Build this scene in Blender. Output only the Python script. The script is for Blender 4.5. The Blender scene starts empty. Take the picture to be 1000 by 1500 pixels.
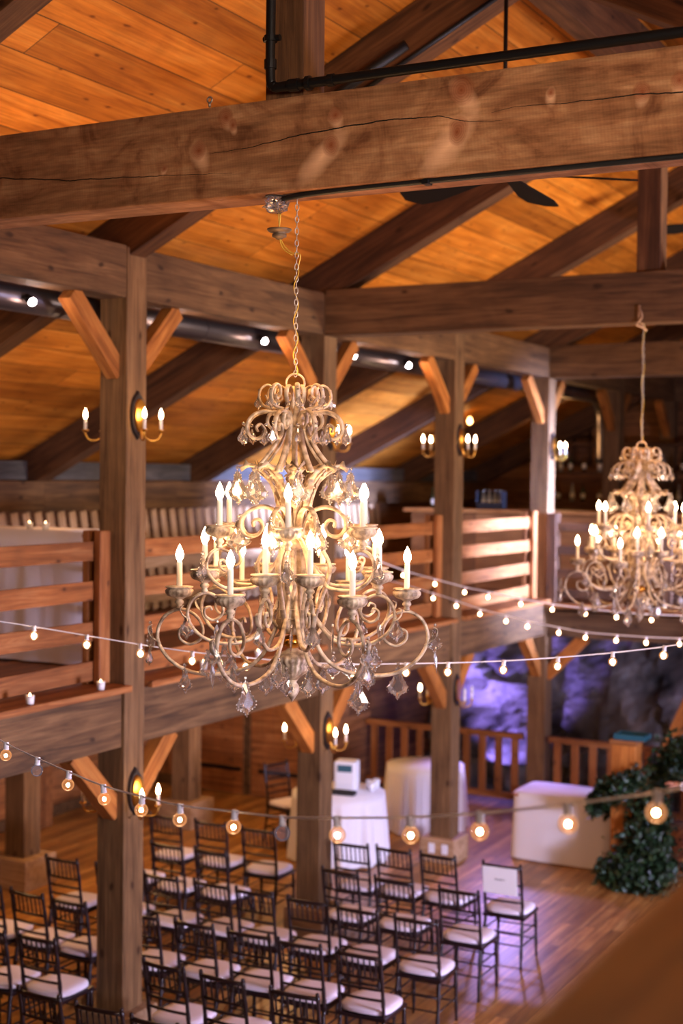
import bpy, bmesh, math, random
from mathutils import Vector, Matrix, Quaternion
R_=random.Random(7)
C=bpy.context.scene.collection
PI=math.pi
sc=bpy.context.scene
# ---------------------------------------------------------------- materials
def newmat(n):
    m=bpy.data.materials.new(n); m.use_nodes=True
    nt=m.node_tree; b=nt.nodes['Principled BSDF']; return m,nt,b
def lin(c):
    return tuple((x/255/12.92 if x/255<=.04045 else ((x/255+.055)/1.055)**2.4) for x in c)+(1,)
def N(nt,t,**k):
    n=nt.nodes.new(t)
    for a,v in k.items():
        if a.startswith('i_'): n.inputs[a[2:].replace('_',' ')].default_value=v
        else: setattr(n,a,v)
    return n
def ramp(nt,stops,interp='LINEAR'):
    n=nt.nodes.new('ShaderNodeValToRGB'); e=n.color_ramp.elements; n.color_ramp.interpolation=interp
    while len(e)<len(stops): e.new(.5)
    for k,(p,c) in enumerate(stops): e[k].position=p; e[k].color=c
    return n
def math_(nt,op,a,b=None,c=None,clamp=False):
    n=nt.nodes.new('ShaderNodeMath'); n.operation=op; n.use_clamp=clamp
    for k,v in enumerate((a,b,c)):
        if v is None: continue
        if isinstance(v,(int,float)): n.inputs[k].default_value=v
        else: nt.links.new(v,n.inputs[k])
    return n.outputs[0]
def mixc(nt,f,a,b,mode='MIX'):
    n=nt.nodes.new('ShaderNodeMix'); n.data_type='RGBA'; n.blend_type=mode
    for s,v in ((n.inputs[0],f),(n.inputs[6],a),(n.inputs[7],b)):
        if isinstance(v,(int,float)): s.default_value=v
        elif isinstance(v,tuple): s.default_value=v
        else: nt.links.new(v,s)
    return n.outputs[2]
def plain(n,c,rough=.5,metal=0,spec=.5):
    m,nt,b=newmat(n); b.inputs['Base Color'].default_value=lin(c); b.inputs['Roughness'].default_value=rough
    b.inputs['Metallic'].default_value=metal; b.inputs['Specular IOR Level'].default_value=spec; return m
def wood(n,dark,mid,light,stretch=(.7,9,9),knots=True,rough=.75,planks=None,big=0,crack=False,bump=.25,spec=.3,kn=1.0,mort=.006):
    m,nt,b=newmat(n); L=nt.links.new
    tc=N(nt,'ShaderNodeTexCoord'); oi=N(nt,'ShaderNodeObjectInfo')
    off=N(nt,'ShaderNodeVectorMath',operation='SCALE'); off.inputs[0].default_value=(37,23,11); L(oi.outputs['Random'],off.inputs['Scale'])
    if planks is None:
        KZ=2.4
        add=N(nt,'ShaderNodeVectorMath',operation='ADD'); L(tc.outputs['Object'],add.inputs[0]); L(off.outputs[0],add.inputs[1]); P=add.outputs[0]; brick=None
    else:
        KZ=0
        brick=N(nt,'ShaderNodeTexBrick'); brick.offset=.37; brick.offset_frequency=2
        brick.inputs['Color1'].default_value=(0,0,0,1); brick.inputs['Color2'].default_value=(1,1,1,1); brick.inputs['Mortar'].default_value=(0.5,.5,.5,1)
        brick.inputs['Scale'].default_value=1; brick.inputs['Mortar Size'].default_value=mort; brick.inputs['Mortar Smooth'].default_value=.1
        brick.inputs['Brick Width'].default_value=planks[0]; brick.inputs['Row Height'].default_value=planks[1]
        L(tc.outputs['Object'],brick.inputs['Vector'])
        sh=N(nt,'ShaderNodeVectorMath',operation='SCALE'); sh.inputs['Scale'].default_value=19.0; L(brick.outputs['Color'],sh.inputs[0])
        add=N(nt,'ShaderNodeVectorMath',operation='ADD'); L(tc.outputs['Object'],add.inputs[0]); L(sh.outputs[0],add.inputs[1]); P=add.outputs[0]
    mp=N(nt,'ShaderNodeMapping'); mp.inputs['Scale'].default_value=stretch; L(P,mp.inputs['Vector'])
    n1=N(nt,'ShaderNodeTexNoise',i_Scale=2.2,i_Detail=7.0,i_Roughness=.62,i_Distortion=.9); L(mp.outputs[0],n1.inputs['Vector'])
    r1=ramp(nt,[(.28,lin(dark)),(.5,lin(mid)),(.74,lin(light))]); L(n1.outputs['Fac'],r1.inputs[0]); col=r1.outputs[0]
    # fine grain
    mp2=N(nt,'ShaderNodeMapping'); mp2.inputs['Scale'].default_value=(stretch[0]*2,stretch[1]*6,stretch[2]*6); L(P,mp2.inputs['Vector'])
    n2=N(nt,'ShaderNodeTexNoise',i_Scale=3.0,i_Detail=3.0); L(mp2.outputs[0],n2.inputs['Vector'])
    r2=ramp(nt,[(.35,(.72,.72,.72,1)),(.62,(1,1,1,1))]); L(n2.outputs['Fac'],r2.inputs[0])
    col=mixc(nt,.8,col,r2.outputs[0],'MULTIPLY')
    # large soft stains
    n3=N(nt,'ShaderNodeTexNoise',i_Scale=1.6,i_Detail=4.0,i_Distortion=1.6); L(P,n3.inputs['Vector'])
    r3=ramp(nt,[(.36,(.48,.46,.46,1)),(.6,(1,1,1,1))]); L(n3.outputs['Fac'],r3.inputs[0])
    col=mixc(nt,.35,col,r3.outputs[0],'MULTIPLY')
    if knots:
        s3=N(nt,'ShaderNodeSeparateXYZ'); L(P,s3.inputs[0]); c3=N(nt,'ShaderNodeCombineXYZ')
        L(math_(nt,'MULTIPLY',s3.outputs[0],1.0*kn),c3.inputs[0]); L(math_(nt,'MULTIPLY',math_(nt,'ADD',s3.outputs[1],s3.outputs[2]) if KZ else s3.outputs[1],2.0*kn),c3.inputs[1])
        nd=N(nt,'ShaderNodeTexNoise',i_Scale=4.0,i_Detail=2.0); L(c3.outputs[0],nd.inputs['Vector'])
        ad=N(nt,'ShaderNodeVectorMath',operation='MULTIPLY_ADD'); L(nd.outputs['Color'],ad.inputs[0]); ad.inputs[1].default_value=(.12,.12,.12); L(c3.outputs[0],ad.inputs[2])
        vo=N(nt,'ShaderNodeTexVoronoi',i_Scale=1.7,voronoi_dimensions='2D'); L(ad.outputs[0],vo.inputs['Vector'])
        sx=N(nt,'ShaderNodeSeparateColor'); L(vo.outputs['Color'],sx.inputs[0])
        sel=math_(nt,'GREATER_THAN',sx.outputs[0],.45)
        kr=ramp(nt,[(.03,(1,1,1,1)),(.075,(.15,.15,.15,1)),(.12,(0,0,0,1))]); L(vo.outputs['Distance'],kr.inputs[0])
        kf=math_(nt,'MULTIPLY',kr.outputs[0],sel); kf=math_(nt,'MULTIPLY',kf,.8)
        col=mixc(nt,kf,col,(lin(dark)[0]*.35,lin(dark)[1]*.25,lin(dark)[2]*.2,1))
    if crack:
        sp=N(nt,'ShaderNodeSeparateXYZ'); L(tc.outputs['Object'],sp.inputs[0]); X=sp.outputs[0]; Z=sp.outputs[2]
        # broad grey-brown weathering patches and fine saw marks
        cb=N(nt,'ShaderNodeCombineXYZ'); L(X,cb.inputs[0]); L(Z,cb.inputs[2])
        ns=N(nt,'ShaderNodeTexNoise',i_Scale=3.2,i_Detail=5.0,i_Distortion=2.2,i_Roughness=.55); L(cb.outputs[0],ns.inputs['Vector'])
        rs=ramp(nt,[(.33,(.50,.40,.36,1)),(.47,(.86,.80,.76,1)),(.60,(1,1,1,1)),(.72,(1.22,1.20,1.18,1))]); L(ns.outputs['Fac'],rs.inputs[0]); col=mixc(nt,1.0,col,rs.outputs[0],'MULTIPLY')
        saw=math_(nt,'MULTIPLY_ADD',math_(nt,'SINE',math_(nt,'MULTIPLY_ADD',X,420.0,math_(nt,'MULTIPLY',Z,40.0))),.035,.965)
        col=mixc(nt,1.0,col,saw,'MULTIPLY')
        wn=N(nt,'ShaderNodeTexNoise',i_Scale=7.0,i_Detail=3.0); L(cb.outputs[0],wn.inputs['Vector']); wc=N(nt,'ShaderNodeSeparateColor'); L(wn.outputs['Color'],wc.inputs[0])
        wx=math_(nt,'MULTIPLY_ADD',math_(nt,'SUBTRACT',wc.outputs[0],.5),.05,X); wz=math_(nt,'MULTIPLY_ADD',math_(nt,'SUBTRACT',wc.outputs[1],.5),.05,Z)
        for (kx,kz,rad,halo,sl) in ((-.623,.025,.024,.085,.3),(-.473,.155,.026,.05,.2),(-.43,.12,.016,.04,.2),(.087,-.03,.026,.13,-.9),(.107,.10,.022,.06,.2),(.717,.145,.034,.09,.5),(.707,-.025,.030,.15,-.8),(1.117,.085,.012,.045,0),(1.497,.045,.022,.05,0),(1.66,.07,.022,.05,0),(-.82,-.045,.010,.03,0),(-2.2,.05,.02,.08,.2),(2.4,-.05,.022,.09,.3)):
            dx=math_(nt,'SUBTRACT',wx,kx); dz=math_(nt,'SUBTRACT',wz,kz)
            d=math_(nt,'SQRT',math_(nt,'ADD',math_(nt,'MULTIPLY',dx,dx),math_(nt,'MULTIPLY',math_(nt,'MULTIPLY',dz,dz),.75)))
            # halo : elongated pale torn grain leaning by sl, offset below the knot
            hx=math_(nt,'SUBTRACT',dx,math_(nt,'MULTIPLY',dz,-sl)); hz=math_(nt,'ADD',dz,halo*.35)
            hd=math_(nt,'SQRT',math_(nt,'ADD',math_(nt,'MULTIPLY',math_(nt,'MULTIPLY',hx,hx),2.2),math_(nt,'MULTIPLY',hz,hz)))
            hf=math_(nt,'MULTIPLY',math_(nt,'SUBTRACT',1.0,math_(nt,'DIVIDE',hd,halo,clamp=True)),.85,clamp=True)
            col=mixc(nt,hf,col,lin((226,176,136)))
            ring=math_(nt,'MULTIPLY',math_(nt,'GREATER_THAN',math_(nt,'SINE',math_(nt,'MULTIPLY',d,900.0*.024/rad)),.2),math_(nt,'LESS_THAN',d,rad*1.5))
            body=math_(nt,'SUBTRACT',1.0,math_(nt,'DIVIDE',d,rad*1.7,clamp=True),clamp=True)
            col=mixc(nt,math_(nt,'POWER',math_(nt,'MULTIPLY',body,.98),.6),col,lin((122,62,30)))
            col=mixc(nt,math_(nt,'MULTIPLY',ring,.16),col,lin((62,28,14)))
        cn=N(nt,'ShaderNodeTexNoise',i_Scale=9.0,i_Detail=5.0); cx=N(nt,'ShaderNodeCombineXYZ'); L(X,cx.inputs[0]); L(cx.outputs[0],cn.inputs['Vector'])
        jit=math_(nt,'MULTIPLY_ADD',cn.outputs['Fac'],.022,-.011)
        for pts in (((-3.2,.03),(-2.6,.01),(-1.833,-.005),(-1.393,-.055),(-.973,-.075),(-.583,-.095),(-.433,-.105)),((-.562,-.005),(-.323,.005),(-.073,.035),(.137,.045),(.347,.055),(.607,.045),(.767,.005),(.907,-.005)),((.857,.035),(.987,.045),(1.277,.035),(1.477,.037),(1.667,.025),(2.3,.03),(3.0,.01))):
            a,b_=pts[0][0],pts[-1][0]
            rr=ramp(nt,[((x-a)/(b_-a),(z+.5,)*3+(1,)) for x,z in pts],'LINEAR')
            t=math_(nt,'DIVIDE',math_(nt,'SUBTRACT',X,a),b_-a); L(t,rr.inputs[0])
            d=math_(nt,'ABSOLUTE',math_(nt,'SUBTRACT',Z,math_(nt,'ADD',math_(nt,'SUBTRACT',rr.outputs[0],.5),jit)))
            e=math_(nt,'MULTIPLY',math_(nt,'MULTIPLY',math_(nt,'SINE',math_(nt,'MULTIPLY',t,PI)),.0024),1.0); e=math_(nt,'ADD',e,.0006)
            msk=math_(nt,'MULTIPLY',math_(nt,'LESS_THAN',d,e),math_(nt,'MULTIPLY',math_(nt,'GREATER_THAN',X,a),math_(nt,'LESS_THAN',X,b_)))
            col=mixc(nt,msk,col,(.005,.004,.003,1))
    if brick is not None:
        rb=ramp(nt,[(0,(.60,.55,.50,1)),(.5,(.93,.92,.9,1)),(1,(1.25,1.2,1.15,1))]); L(brick.outputs['Color'],rb.inputs[0])
        col=mixc(nt,1.0,col,rb.outputs[0],'MULTIPLY')
        col=mixc(nt,math_(nt,'MULTIPLY',brick.outputs['Fac'],.85),col,(.012,.007,.004,1))
    else:
        rr=ramp(nt,[(0,(.82,.82,.84,1)),(1,(1.08,1.05,1.02,1))]); L(oi.outputs['Random'],rr.inputs[0]); col=mixc(nt,1.0,col,rr.outputs[0],'MULTIPLY')
    L(col,b.inputs['Base Color']); b.inputs['Roughness'].default_value=rough; b.inputs['Specular IOR Level'].default_value=spec
    bp=N(nt,'ShaderNodeBump',i_Strength=bump,i_Distance=.01); L(n2.outputs['Fac'],bp.inputs['Height']); L(bp.outputs[0],b.inputs['Normal'])
    return m
M={}
M['beam']=wood('sawn_timber',(64,44,26),(104,74,44),(138,104,66),stretch=(.5,7,7))
M['mainbeam']=wood('rough_sawn_hemlock',(118,80,52),(156,110,74),(188,142,102),stretch=(.8,5,5),crack=True,knots=False,bump=.35,spec=.15)
M['post']=wood('planed_post_timber',(82,58,36),(120,90,58),(150,116,78),stretch=(.5,8,8),kn=.9,spec=.2)
M['brace']=wood('brace_timber',(122,68,20),(178,108,42),(206,138,66),stretch=(.7,8,8),kn=.9)
M['rafter']=wood('rafter_timber',(58,36,20),(92,60,34),(120,82,48),stretch=(.5,7,7))
M['ceil']=wood('pine_ceiling_boards',(152,84,20),(196,120,36),(218,148,60),stretch=(.35,5,5),planks=(4.2,.30),rough=.55,kn=1.5,bump=.08,spec=.25,mort=.004)
M['floor']=wood('oak_floor_planks',(118,72,32),(184,130,68),(228,182,112),stretch=(.5,7,7),planks=(1.9,.13),rough=.34,knots=False,bump=.06,spec=.5,mort=.003)
M['deck']=wood('gallery_floor_boards',(100,62,36),(140,92,56),(170,120,78),stretch=(.5,8,8),planks=(3,.14),knots=False,rough=.5)
M['wall']=wood('pine_wall_boards',(104,64,34),(150,98,56),(178,124,76),stretch=(.5,7,7),planks=(6,.24),rough=.6,kn=1.3)
M['rail']=wood('railing_boards',(112,64,28),(158,96,46),(192,134,80),stretch=(.5,8,8),kn=1.2,rough=.6)
M['picket']=wood('pale_slats',(150,116,78),(190,152,108),(214,180,138),stretch=(.6,8,8),knots=False)
M['nearcap']=wood('dark_rail_cap_wood',(110,64,20),(148,92,34),(180,120,52),stretch=(.5,6,6),rough=.5,kn=.8)
M['cap']=wood('bar_top_wood',(150,92,44),(188,124,66),(206,146,84),stretch=(.5,6,6),rough=.45,kn=.8)
M['bar']=wood('bar_front_wood',(130,80,40),(170,112,62),(190,132,80),stretch=(.5,6,6),planks=(2,.3),rough=.5)
M['plinth']=wood('plinth_wood',(136,104,74),(174,140,104),(196,164,130),stretch=(.7,5,5),knots=False)
M['grey']=wood('grey_eave_board',(60,58,58),(84,80,78),(110,104,100),stretch=(.6,5,5),knots=False)
M['black_iron']=plain('black_iron_pipe',(26,25,26),.45,.6)
M['cable']=plain('black_cable',(14,14,15),.5)
M['duct']=plain('dark_spiral_duct',(96,92,98),.3,.9)
M['chiavari']=plain('mahogany_lacquer',(34,20,22),.3,0,.5)
M['brass']=plain('brass',(196,146,66),.28,1)
M['gold']=plain('gilded_ball',(214,152,62),.22,1)
M['sleeve']=plain('candle_sleeve_ivory',(232,222,208),.6)
M['white_cord']=plain('white_cord',(226,222,228),.5)
M['fan']=plain('fan_blade_dark',(24,19,15),.85,0,.1)
M['steel']=plain('zinc_chain',(170,162,152),.35,.8)
M['darkwood']=plain('sconce_backplate',(30,22,20),.5)
M['paper']=plain('white_paper',(240,238,240),.8)
M['ink']=plain('grey_ink',(120,120,126),.8)
M['teal']=plain('teal_tray',(34,84,96),.45)
M['white_plastic']=plain('white_plastic',(224,226,236),.4)
M['screen']=plain('grey_screen',(60,96,112),.2)
M['black_plastic']=plain('black_plastic',(24,24,28),.5)
M['suit']=plain('navy_suit',(20,24,42),.85)
M['skin']=plain('skin',(206,150,124),.55)
M['hair']=plain('dark_hair',(46,30,20),.7)
M['bottle_green']=plain('bottle_green',(26,44,24),.15)
M['bottle_brown']=plain('bottle_amber',(74,40,16),.15)
M['bottle_clear']=plain('bottle_pale',(150,150,140),.15)
M['label']=plain('bottle_label',(226,220,200),.7)
M['wax']=plain('votive_glass',(226,222,214),.3)
def cloth():
    m,nt,b=newmat('white_linen'); b.inputs['Base Color'].default_value=lin((226,222,228)); b.inputs['Roughness'].default_value=.85
    tc=N(nt,'ShaderNodeTexCoord'); n=N(nt,'ShaderNodeTexNoise',i_Scale=7.0,i_Detail=3.0); nt.links.new(tc.outputs['Object'],n.inputs['Vector'])
    bp=N(nt,'ShaderNodeBump',i_Strength=.25,i_Distance=.02); nt.links.new(n.outputs['Fac'],bp.inputs['Height']); nt.links.new(bp.outputs[0],b.inputs['Normal'])
    b.inputs['Sheen Weight'].default_value=.2; return m
M['cloth']=cloth()
def cushion():
    m,nt,b=newmat('ivory_cushion'); b.inputs['Base Color'].default_value=lin((226,216,232)); b.inputs['Roughness'].default_value=.8
    tc=N(nt,'ShaderNodeTexCoord'); n=N(nt,'ShaderNodeTexNoise',i_Scale=9.0,i_Detail=2.0); nt.links.new(tc.outputs['Object'],n.inputs['Vector'])
    bp=N(nt,'ShaderNodeBump',i_Strength=.2,i_Distance=.01); nt.links.new(n.outputs['Fac'],bp.inputs['Height']); nt.links.new(bp.outputs[0],b.inputs['Normal']); return m
M['cushion']=cushion()
def chand():
    m,nt,b=newmat('aged_champagne_finish')
    tc=N(nt,'ShaderNodeTexCoord'); n=N(nt,'ShaderNodeTexNoise',i_Scale=22.0,i_Detail=4.0); nt.links.new(tc.outputs['Object'],n.inputs['Vector'])
    r=ramp(nt,[(.35,lin((128,106,86))),(.6,lin((212,188,158)))]); nt.links.new(n.outputs['Fac'],r.inputs[0]); nt.links.new(r.outputs[0],b.inputs['Base Color'])
    b.inputs['Roughness'].default_value=.5; b.inputs['Metallic'].default_value=.15; return m
M['chand']=chand()
def glassmat(n,col=(1,1,1,1),rough=0):
    m,nt,b=newmat(n); b.inputs['Base Color'].default_value=col; b.inputs['Roughness'].default_value=rough
    b.inputs['Transmission Weight'].default_value=1; b.inputs['IOR'].default_value=1.55; return m
def crysm():
    m,nt,b=newmat('cut_crystal'); o=[x for x in nt.nodes if x.type=='OUTPUT_MATERIAL'][0]; L=nt.links.new
    b.inputs['Base Color'].default_value=(1,.98,.97,1); b.inputs['Roughness'].default_value=0; b.inputs['Transmission Weight'].default_value=1; b.inputs['IOR'].default_value=1.6
    g=N(nt,'ShaderNodeBsdfGlossy'); g.inputs['Roughness'].default_value=.2; t=N(nt,'ShaderNodeBsdfTranslucent'); t.inputs[0].default_value=(.9,.86,.84,1)
    a=N(nt,'ShaderNodeMixShader'); a.inputs[0].default_value=.35; L(g.outputs[0],a.inputs[1]); L(t.outputs[0],a.inputs[2])
    x=N(nt,'ShaderNodeMixShader'); x.inputs[0].default_value=.22; L(b.outputs[0],x.inputs[1]); L(a.outputs[0],x.inputs[2]); L(x.outputs[0],o.inputs[0]); return m
M['crystal']=crysm()
def thin(n,tint,em,ems):
    m,nt,b=newmat(n); nt.nodes.remove(b); o=[x for x in nt.nodes if x.type=='OUTPUT_MATERIAL'][0]; L=nt.links.new
    t=N(nt,'ShaderNodeBsdfTransparent'); t.inputs[0].default_value=tint
    g=N(nt,'ShaderNodeBsdfGlossy'); g.inputs['Roughness'].default_value=.03
    f=N(nt,'ShaderNodeFresnel'); f.inputs[0].default_value=1.25
    mx=N(nt,'ShaderNodeMixShader'); L(f.outputs[0],mx.inputs[0]); L(t.outputs[0],mx.inputs[1]); L(g.outputs[0],mx.inputs[2])
    if ems:
        e=N(nt,'ShaderNodeEmission'); e.inputs[0].default_value=em; e.inputs[1].default_value=ems
        a=N(nt,'ShaderNodeAddShader'); L(mx.outputs[0],a.inputs[0]); L(e.outputs[0],a.inputs[1]); L(a.outputs[0],o.inputs[0])
    else: L(mx.outputs[0],o.inputs[0])
    return m
M['globe']=thin('glowing_clear_globe',(1,.9,.8,1),(1,.42,.16,1),.13)
M['globe_off']=thin('unlit_clear_globe',(.97,.97,1,1),(.8,.75,1,1),.02)  # unlit globes carry a faint lavender emission as a painted-in sheen
M['pane']=thin('window_glass',(.9,.92,1,1),None,0)
def emis(n,c,s):
    m,nt,b=newmat(n); b.inputs['Base Color'].default_value=(0.8,.8,.8,1); b.inputs['Emission Color'].default_value=c; b.inputs['Emission Strength'].default_value=s; return m
M['flame']=emis('lit_candle_bulb',(1,.66,.36,1),46)
M['flame_off']=plain('unlit_candle_bulb',(220,214,200),.2)
M['filament']=emis('string_bulb_filament',(1,.62,.32,1),60)
M['filament_far']=emis('string_bulb_filament_far',(1,.68,.38,1),22)
M['spotlens']=emis('spot_lens',(1,.82,.8,1),45)
M['votive_flame']=emis('votive_flame',(1,.6,.3,1),9)
M['amber']=emis('amber_pendant',(1,.5,.15,1),14)
def rock():
    m,nt,b=newmat('rough_stone'); L=nt.links.new
    tc=N(nt,'ShaderNodeTexCoord'); n=N(nt,'ShaderNodeTexNoise',i_Scale=1.3,i_Detail=8.0,i_Distortion=1.0); L(tc.outputs['Object'],n.inputs['Vector'])
    r=ramp(nt,[(.3,lin((40,36,36))),(.55,lin((110,102,100))),(.75,lin((176,168,168)))]); L(n.outputs['Fac'],r.inputs[0]); L(r.outputs[0],b.inputs['Base Color'])
    b.inputs['Roughness'].default_value=.9; bp=N(nt,'ShaderNodeBump',i_Strength=.8,i_Distance=.1); L(n.outputs['Fac'],bp.inputs['Height']); L(bp.outputs[0],b.inputs['Normal']); return m
M['rock']=rock()
def leafm():
    m,nt,b=newmat('dark_foliage'); L=nt.links.new
    tc=N(nt,'ShaderNodeTexCoord'); n=N(nt,'ShaderNodeTexNoise',i_Scale=14.0); L(tc.outputs['Object'],n.inputs['Vector'])
    r=ramp(nt,[(.35,lin((12,26,14))),(.6,lin((40,66,32)))]); L(n.outputs['Fac'],r.inputs[0]); L(r.outputs[0],b.inputs['Base Color']); b.inputs['Roughness'].default_value=.5; return m
M['leaf']=leafm()
# ---------------------------------------------------------------- helpers
def tag(o,label=None,cat=None,group=None,kind=None):
    if label: o['label']=label
    if cat: o['category']=cat
    if group: o['group']=group
    if kind: o['kind']=kind
    return o
def empty(name,loc=(0,0,0),rz=0):
    o=bpy.data.objects.new(name,None); C.objects.link(o); o.location=loc; o.rotation_euler=(0,0,rz); o.empty_display_size=.1; return o
def link(name,me,mat=None,parent=None,smooth=False):
    if mat and not me.materials: me.materials.append(mat)
    if smooth: me.polygons.foreach_set('use_smooth',[True]*len(me.polygons))
    o=bpy.data.objects.new(name,me); C.objects.link(o)
    if parent: o.parent=parent
    return o
def bmo(name,bm,mat,parent=None,smooth=False):
    bmesh.ops.recalc_face_normals(bm,faces=bm.faces)
    me=bpy.data.meshes.new(name); bm.to_mesh(me); bm.free(); return link(name,me,mat,parent,smooth)
def copy_tree(o,parent=None):
    c=o.copy(); C.objects.link(c)
    if parent: c.parent=parent
    for ch in [x for x in CH.get(o.name,[])]: copy_tree(ch,c)
    return c
CH={}
def index(o):
    CH[o.name]=list(o.children)
    for c in o.children: index(c)
def box(bm,c,s,rot=None,bev=0):
    r=bmesh.ops.create_cube(bm,size=1); vs=r['verts']
    m=Matrix.Translation(c)@(rot.to_4x4() if rot else Matrix())@Matrix.Diagonal((*s,1))
    bmesh.ops.transform(bm,matrix=m,verts=vs)
    if bev:
        es=list({e for v in vs for e in v.link_edges}); bmesh.ops.bevel(bm,geom=es,offset=bev,segments=2,affect='EDGES',profile=.6)
def boxo(name,c,s,mat,parent=None,bev=.004,rot=None):
    bm=bmesh.new(); box(bm,(0,0,0),s,None,min(bev,min(s)*.3)); o=bmo(name,bm,mat,parent); o.location=c
    if rot: o.rotation_euler=rot
    return o
def timber(name,p0,p1,w,h,mat,parent=None,bev=.008,up=(0,0,1)):
    """a squared timber along local X from p0 to p1, lateral width w, depth h"""
    p0=Vector(p0);p1=Vector(p1);d=p1-p0;L=d.length;x=d.normalized();z=Vector(up)
    y=z.cross(x)
    if y.length<.01: y=Vector((0,1,0)) if abs(x.z)>.9 else Vector((1,0,0))
    y.normalize(); z=x.cross(y)
    bm=bmesh.new(); box(bm,(0,0,0),(L,w,h),None,min(bev,min(w,h)*.25)); o=bmo(name,bm,mat,parent)
    m=Matrix((x,y,z)).transposed().to_4x4(); m.translation=(p0+p1)/2
    if parent: 
        pm=Matrix.LocRotScale(parent.location,parent.rotation_euler,None); m=pm.inverted()@m
    o.matrix_basis=m; return o
def cr(pts,n=6,closed=False):
    P=[Vector(p) for p in pts]; out=[]
    if closed: P=[P[-1]]+P+[P[0],P[1]]
    else: P=[P[0]*2-P[1]]+P+[P[-1]*2-P[-2]]
    for i in range(1,len(P)-2):
        a,b,c,d=P[i-1:i+3]
        for k in range(n):
            t=k/n; out.append(.5*((2*b)+(c-a)*t+(2*a-5*b+4*c-d)*t*t+(-a+3*b-3*c+d)*t**3))
    if not closed: out.append(P[-2])
    return out
def tube(bm,pts,r,seg=8,closed=False,flat=None,cap=True):
    """r: float or list.  flat=(nrm, tw): cross section is r along in-plane, tw along nrm"""
    P=[Vector(p) for p in pts]; n=len(P); rings=[]
    prev=None
    for i,p in enumerate(P):
        if closed: t=(P[(i+1)%n]-P[i-1])
        else: t=P[min(i+1,n-1)]-P[max(i-1,0)]
        if t.length<1e-9: t=Vector((0,0,1))
        t.normalize()
        if flat: b=Vector(flat[0]); u=b.cross(t).normalized(); v=b
        else:
            if prev is None:
                a=Vector((0,0,1)) if abs(t.z)<.9 else Vector((1,0,0)); u=a.cross(t).normalized()
            else: u=(prev-t*prev.dot(t)).normalized()
            prev=u; v=t.cross(u)
        rr=r[i] if isinstance(r,(list,tuple)) else r; rv=flat[1] if flat else rr
        if flat and isinstance(rv,(list,tuple)): rv=rv[i]
        rings.append([bm.verts.new(p+u*rr*math.cos(2*PI*k/seg)+v*rv*math.sin(2*PI*k/seg)) for k in range(seg)])
    m=n if closed else n-1
    for i in range(m):
        A=rings[i];B=rings[(i+1)%n]
        for k in range(seg): bm.faces.new((A[k],A[(k+1)%seg],B[(k+1)%seg],B[k]))
    if not closed and cap:
        bm.faces.new(rings[0][::-1]); bm.faces.new(rings[-1])
def lathe(bm,prof,seg=20,c=(0,0,0),mod=0,modn=12,modr=(0,99)):
    rings=[]; top=None
    for (r,z) in prof:
        if r<1e-5: rings.append([bm.verts.new((c[0],c[1],c[2]+z))]); continue
        ring=[]
        for k in range(seg):
            a=2*PI*k/seg; q=r
            if mod and modr[0]<=z<=modr[1]: q=r*(1+mod*abs(math.sin(a*modn/2))-mod/2)
            ring.append(bm.verts.new((c[0]+q*math.cos(a),c[1]+q*math.sin(a),c[2]+z)))
        rings.append(ring)
    for A,B in zip(rings,rings[1:]):
        if len(A)==1 and len(B)==1: continue
        for k in range(seg):
            k2=(k+1)%seg
            if len(A)==1: bm.faces.new((A[0],B[k],B[k2]))
            elif len(B)==1: bm.faces.new((A[k],A[k2],B[0]))
            else: bm.faces.new((A[k],A[k2],B[k2],B[k]))
    if len(rings[0])>1: bm.faces.new(rings[0][::-1])
    if len(rings[-1])>1: bm.faces.new(rings[-1])
def lamp(name,kind,loc,energy,col,size=.1,rot=None,**k):
    l=bpy.data.lights.new(name,kind); l.energy=energy; l.color=col
    if kind in('POINT','SPOT'): l.shadow_soft_size=size
    if kind=='AREA': l.size=size
    for a,v in k.items(): setattr(l,a,v)
    o=bpy.data.objects.new(name,l); C.objects.link(o); o.location=loc
    if rot is not None:
        if len(rot)==3 and not isinstance(rot,tuple): pass
        o.rotation_euler=(Vector(rot)-Vector(loc)).to_track_quat('-Z','Y').to_euler()
    return o
# ---------------------------------------------------------------- camera
yaw,pit,rol=[math.radians(v) for v in (28.1769,1.447,.6095)]
F=Vector((-math.sin(yaw)*math.cos(pit),math.cos(yaw)*math.cos(pit),-math.sin(pit)))
Rt=Vector((math.cos(yaw),math.sin(yaw),0)); U=Rt.cross(F)
R2=Rt*math.cos(rol)+U*math.sin(rol); U2=-Rt*math.sin(rol)+U*math.cos(rol)
cam=bpy.data.cameras.new('camera'); co=bpy.data.objects.new('camera',cam); C.objects.link(co)
m=Matrix((R2,U2,-F)).transposed().to_4x4(); m.translation=(0,0,4.36); co.matrix_world=m
cam.sensor_fit='VERTICAL'; cam.sensor_height=36; cam.lens=2104.07/1500*36
cam.dof.use_dof=True; cam.dof.focus_distance=6.45; cam.dof.aperture_fstop=1.7
sc.camera=co
def unp(px,py,depth):
    return Vector((0,0,4.36))+(F+R2*(px-500)/2104.07-U2*(py-750)/2104.07)*depth
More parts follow.
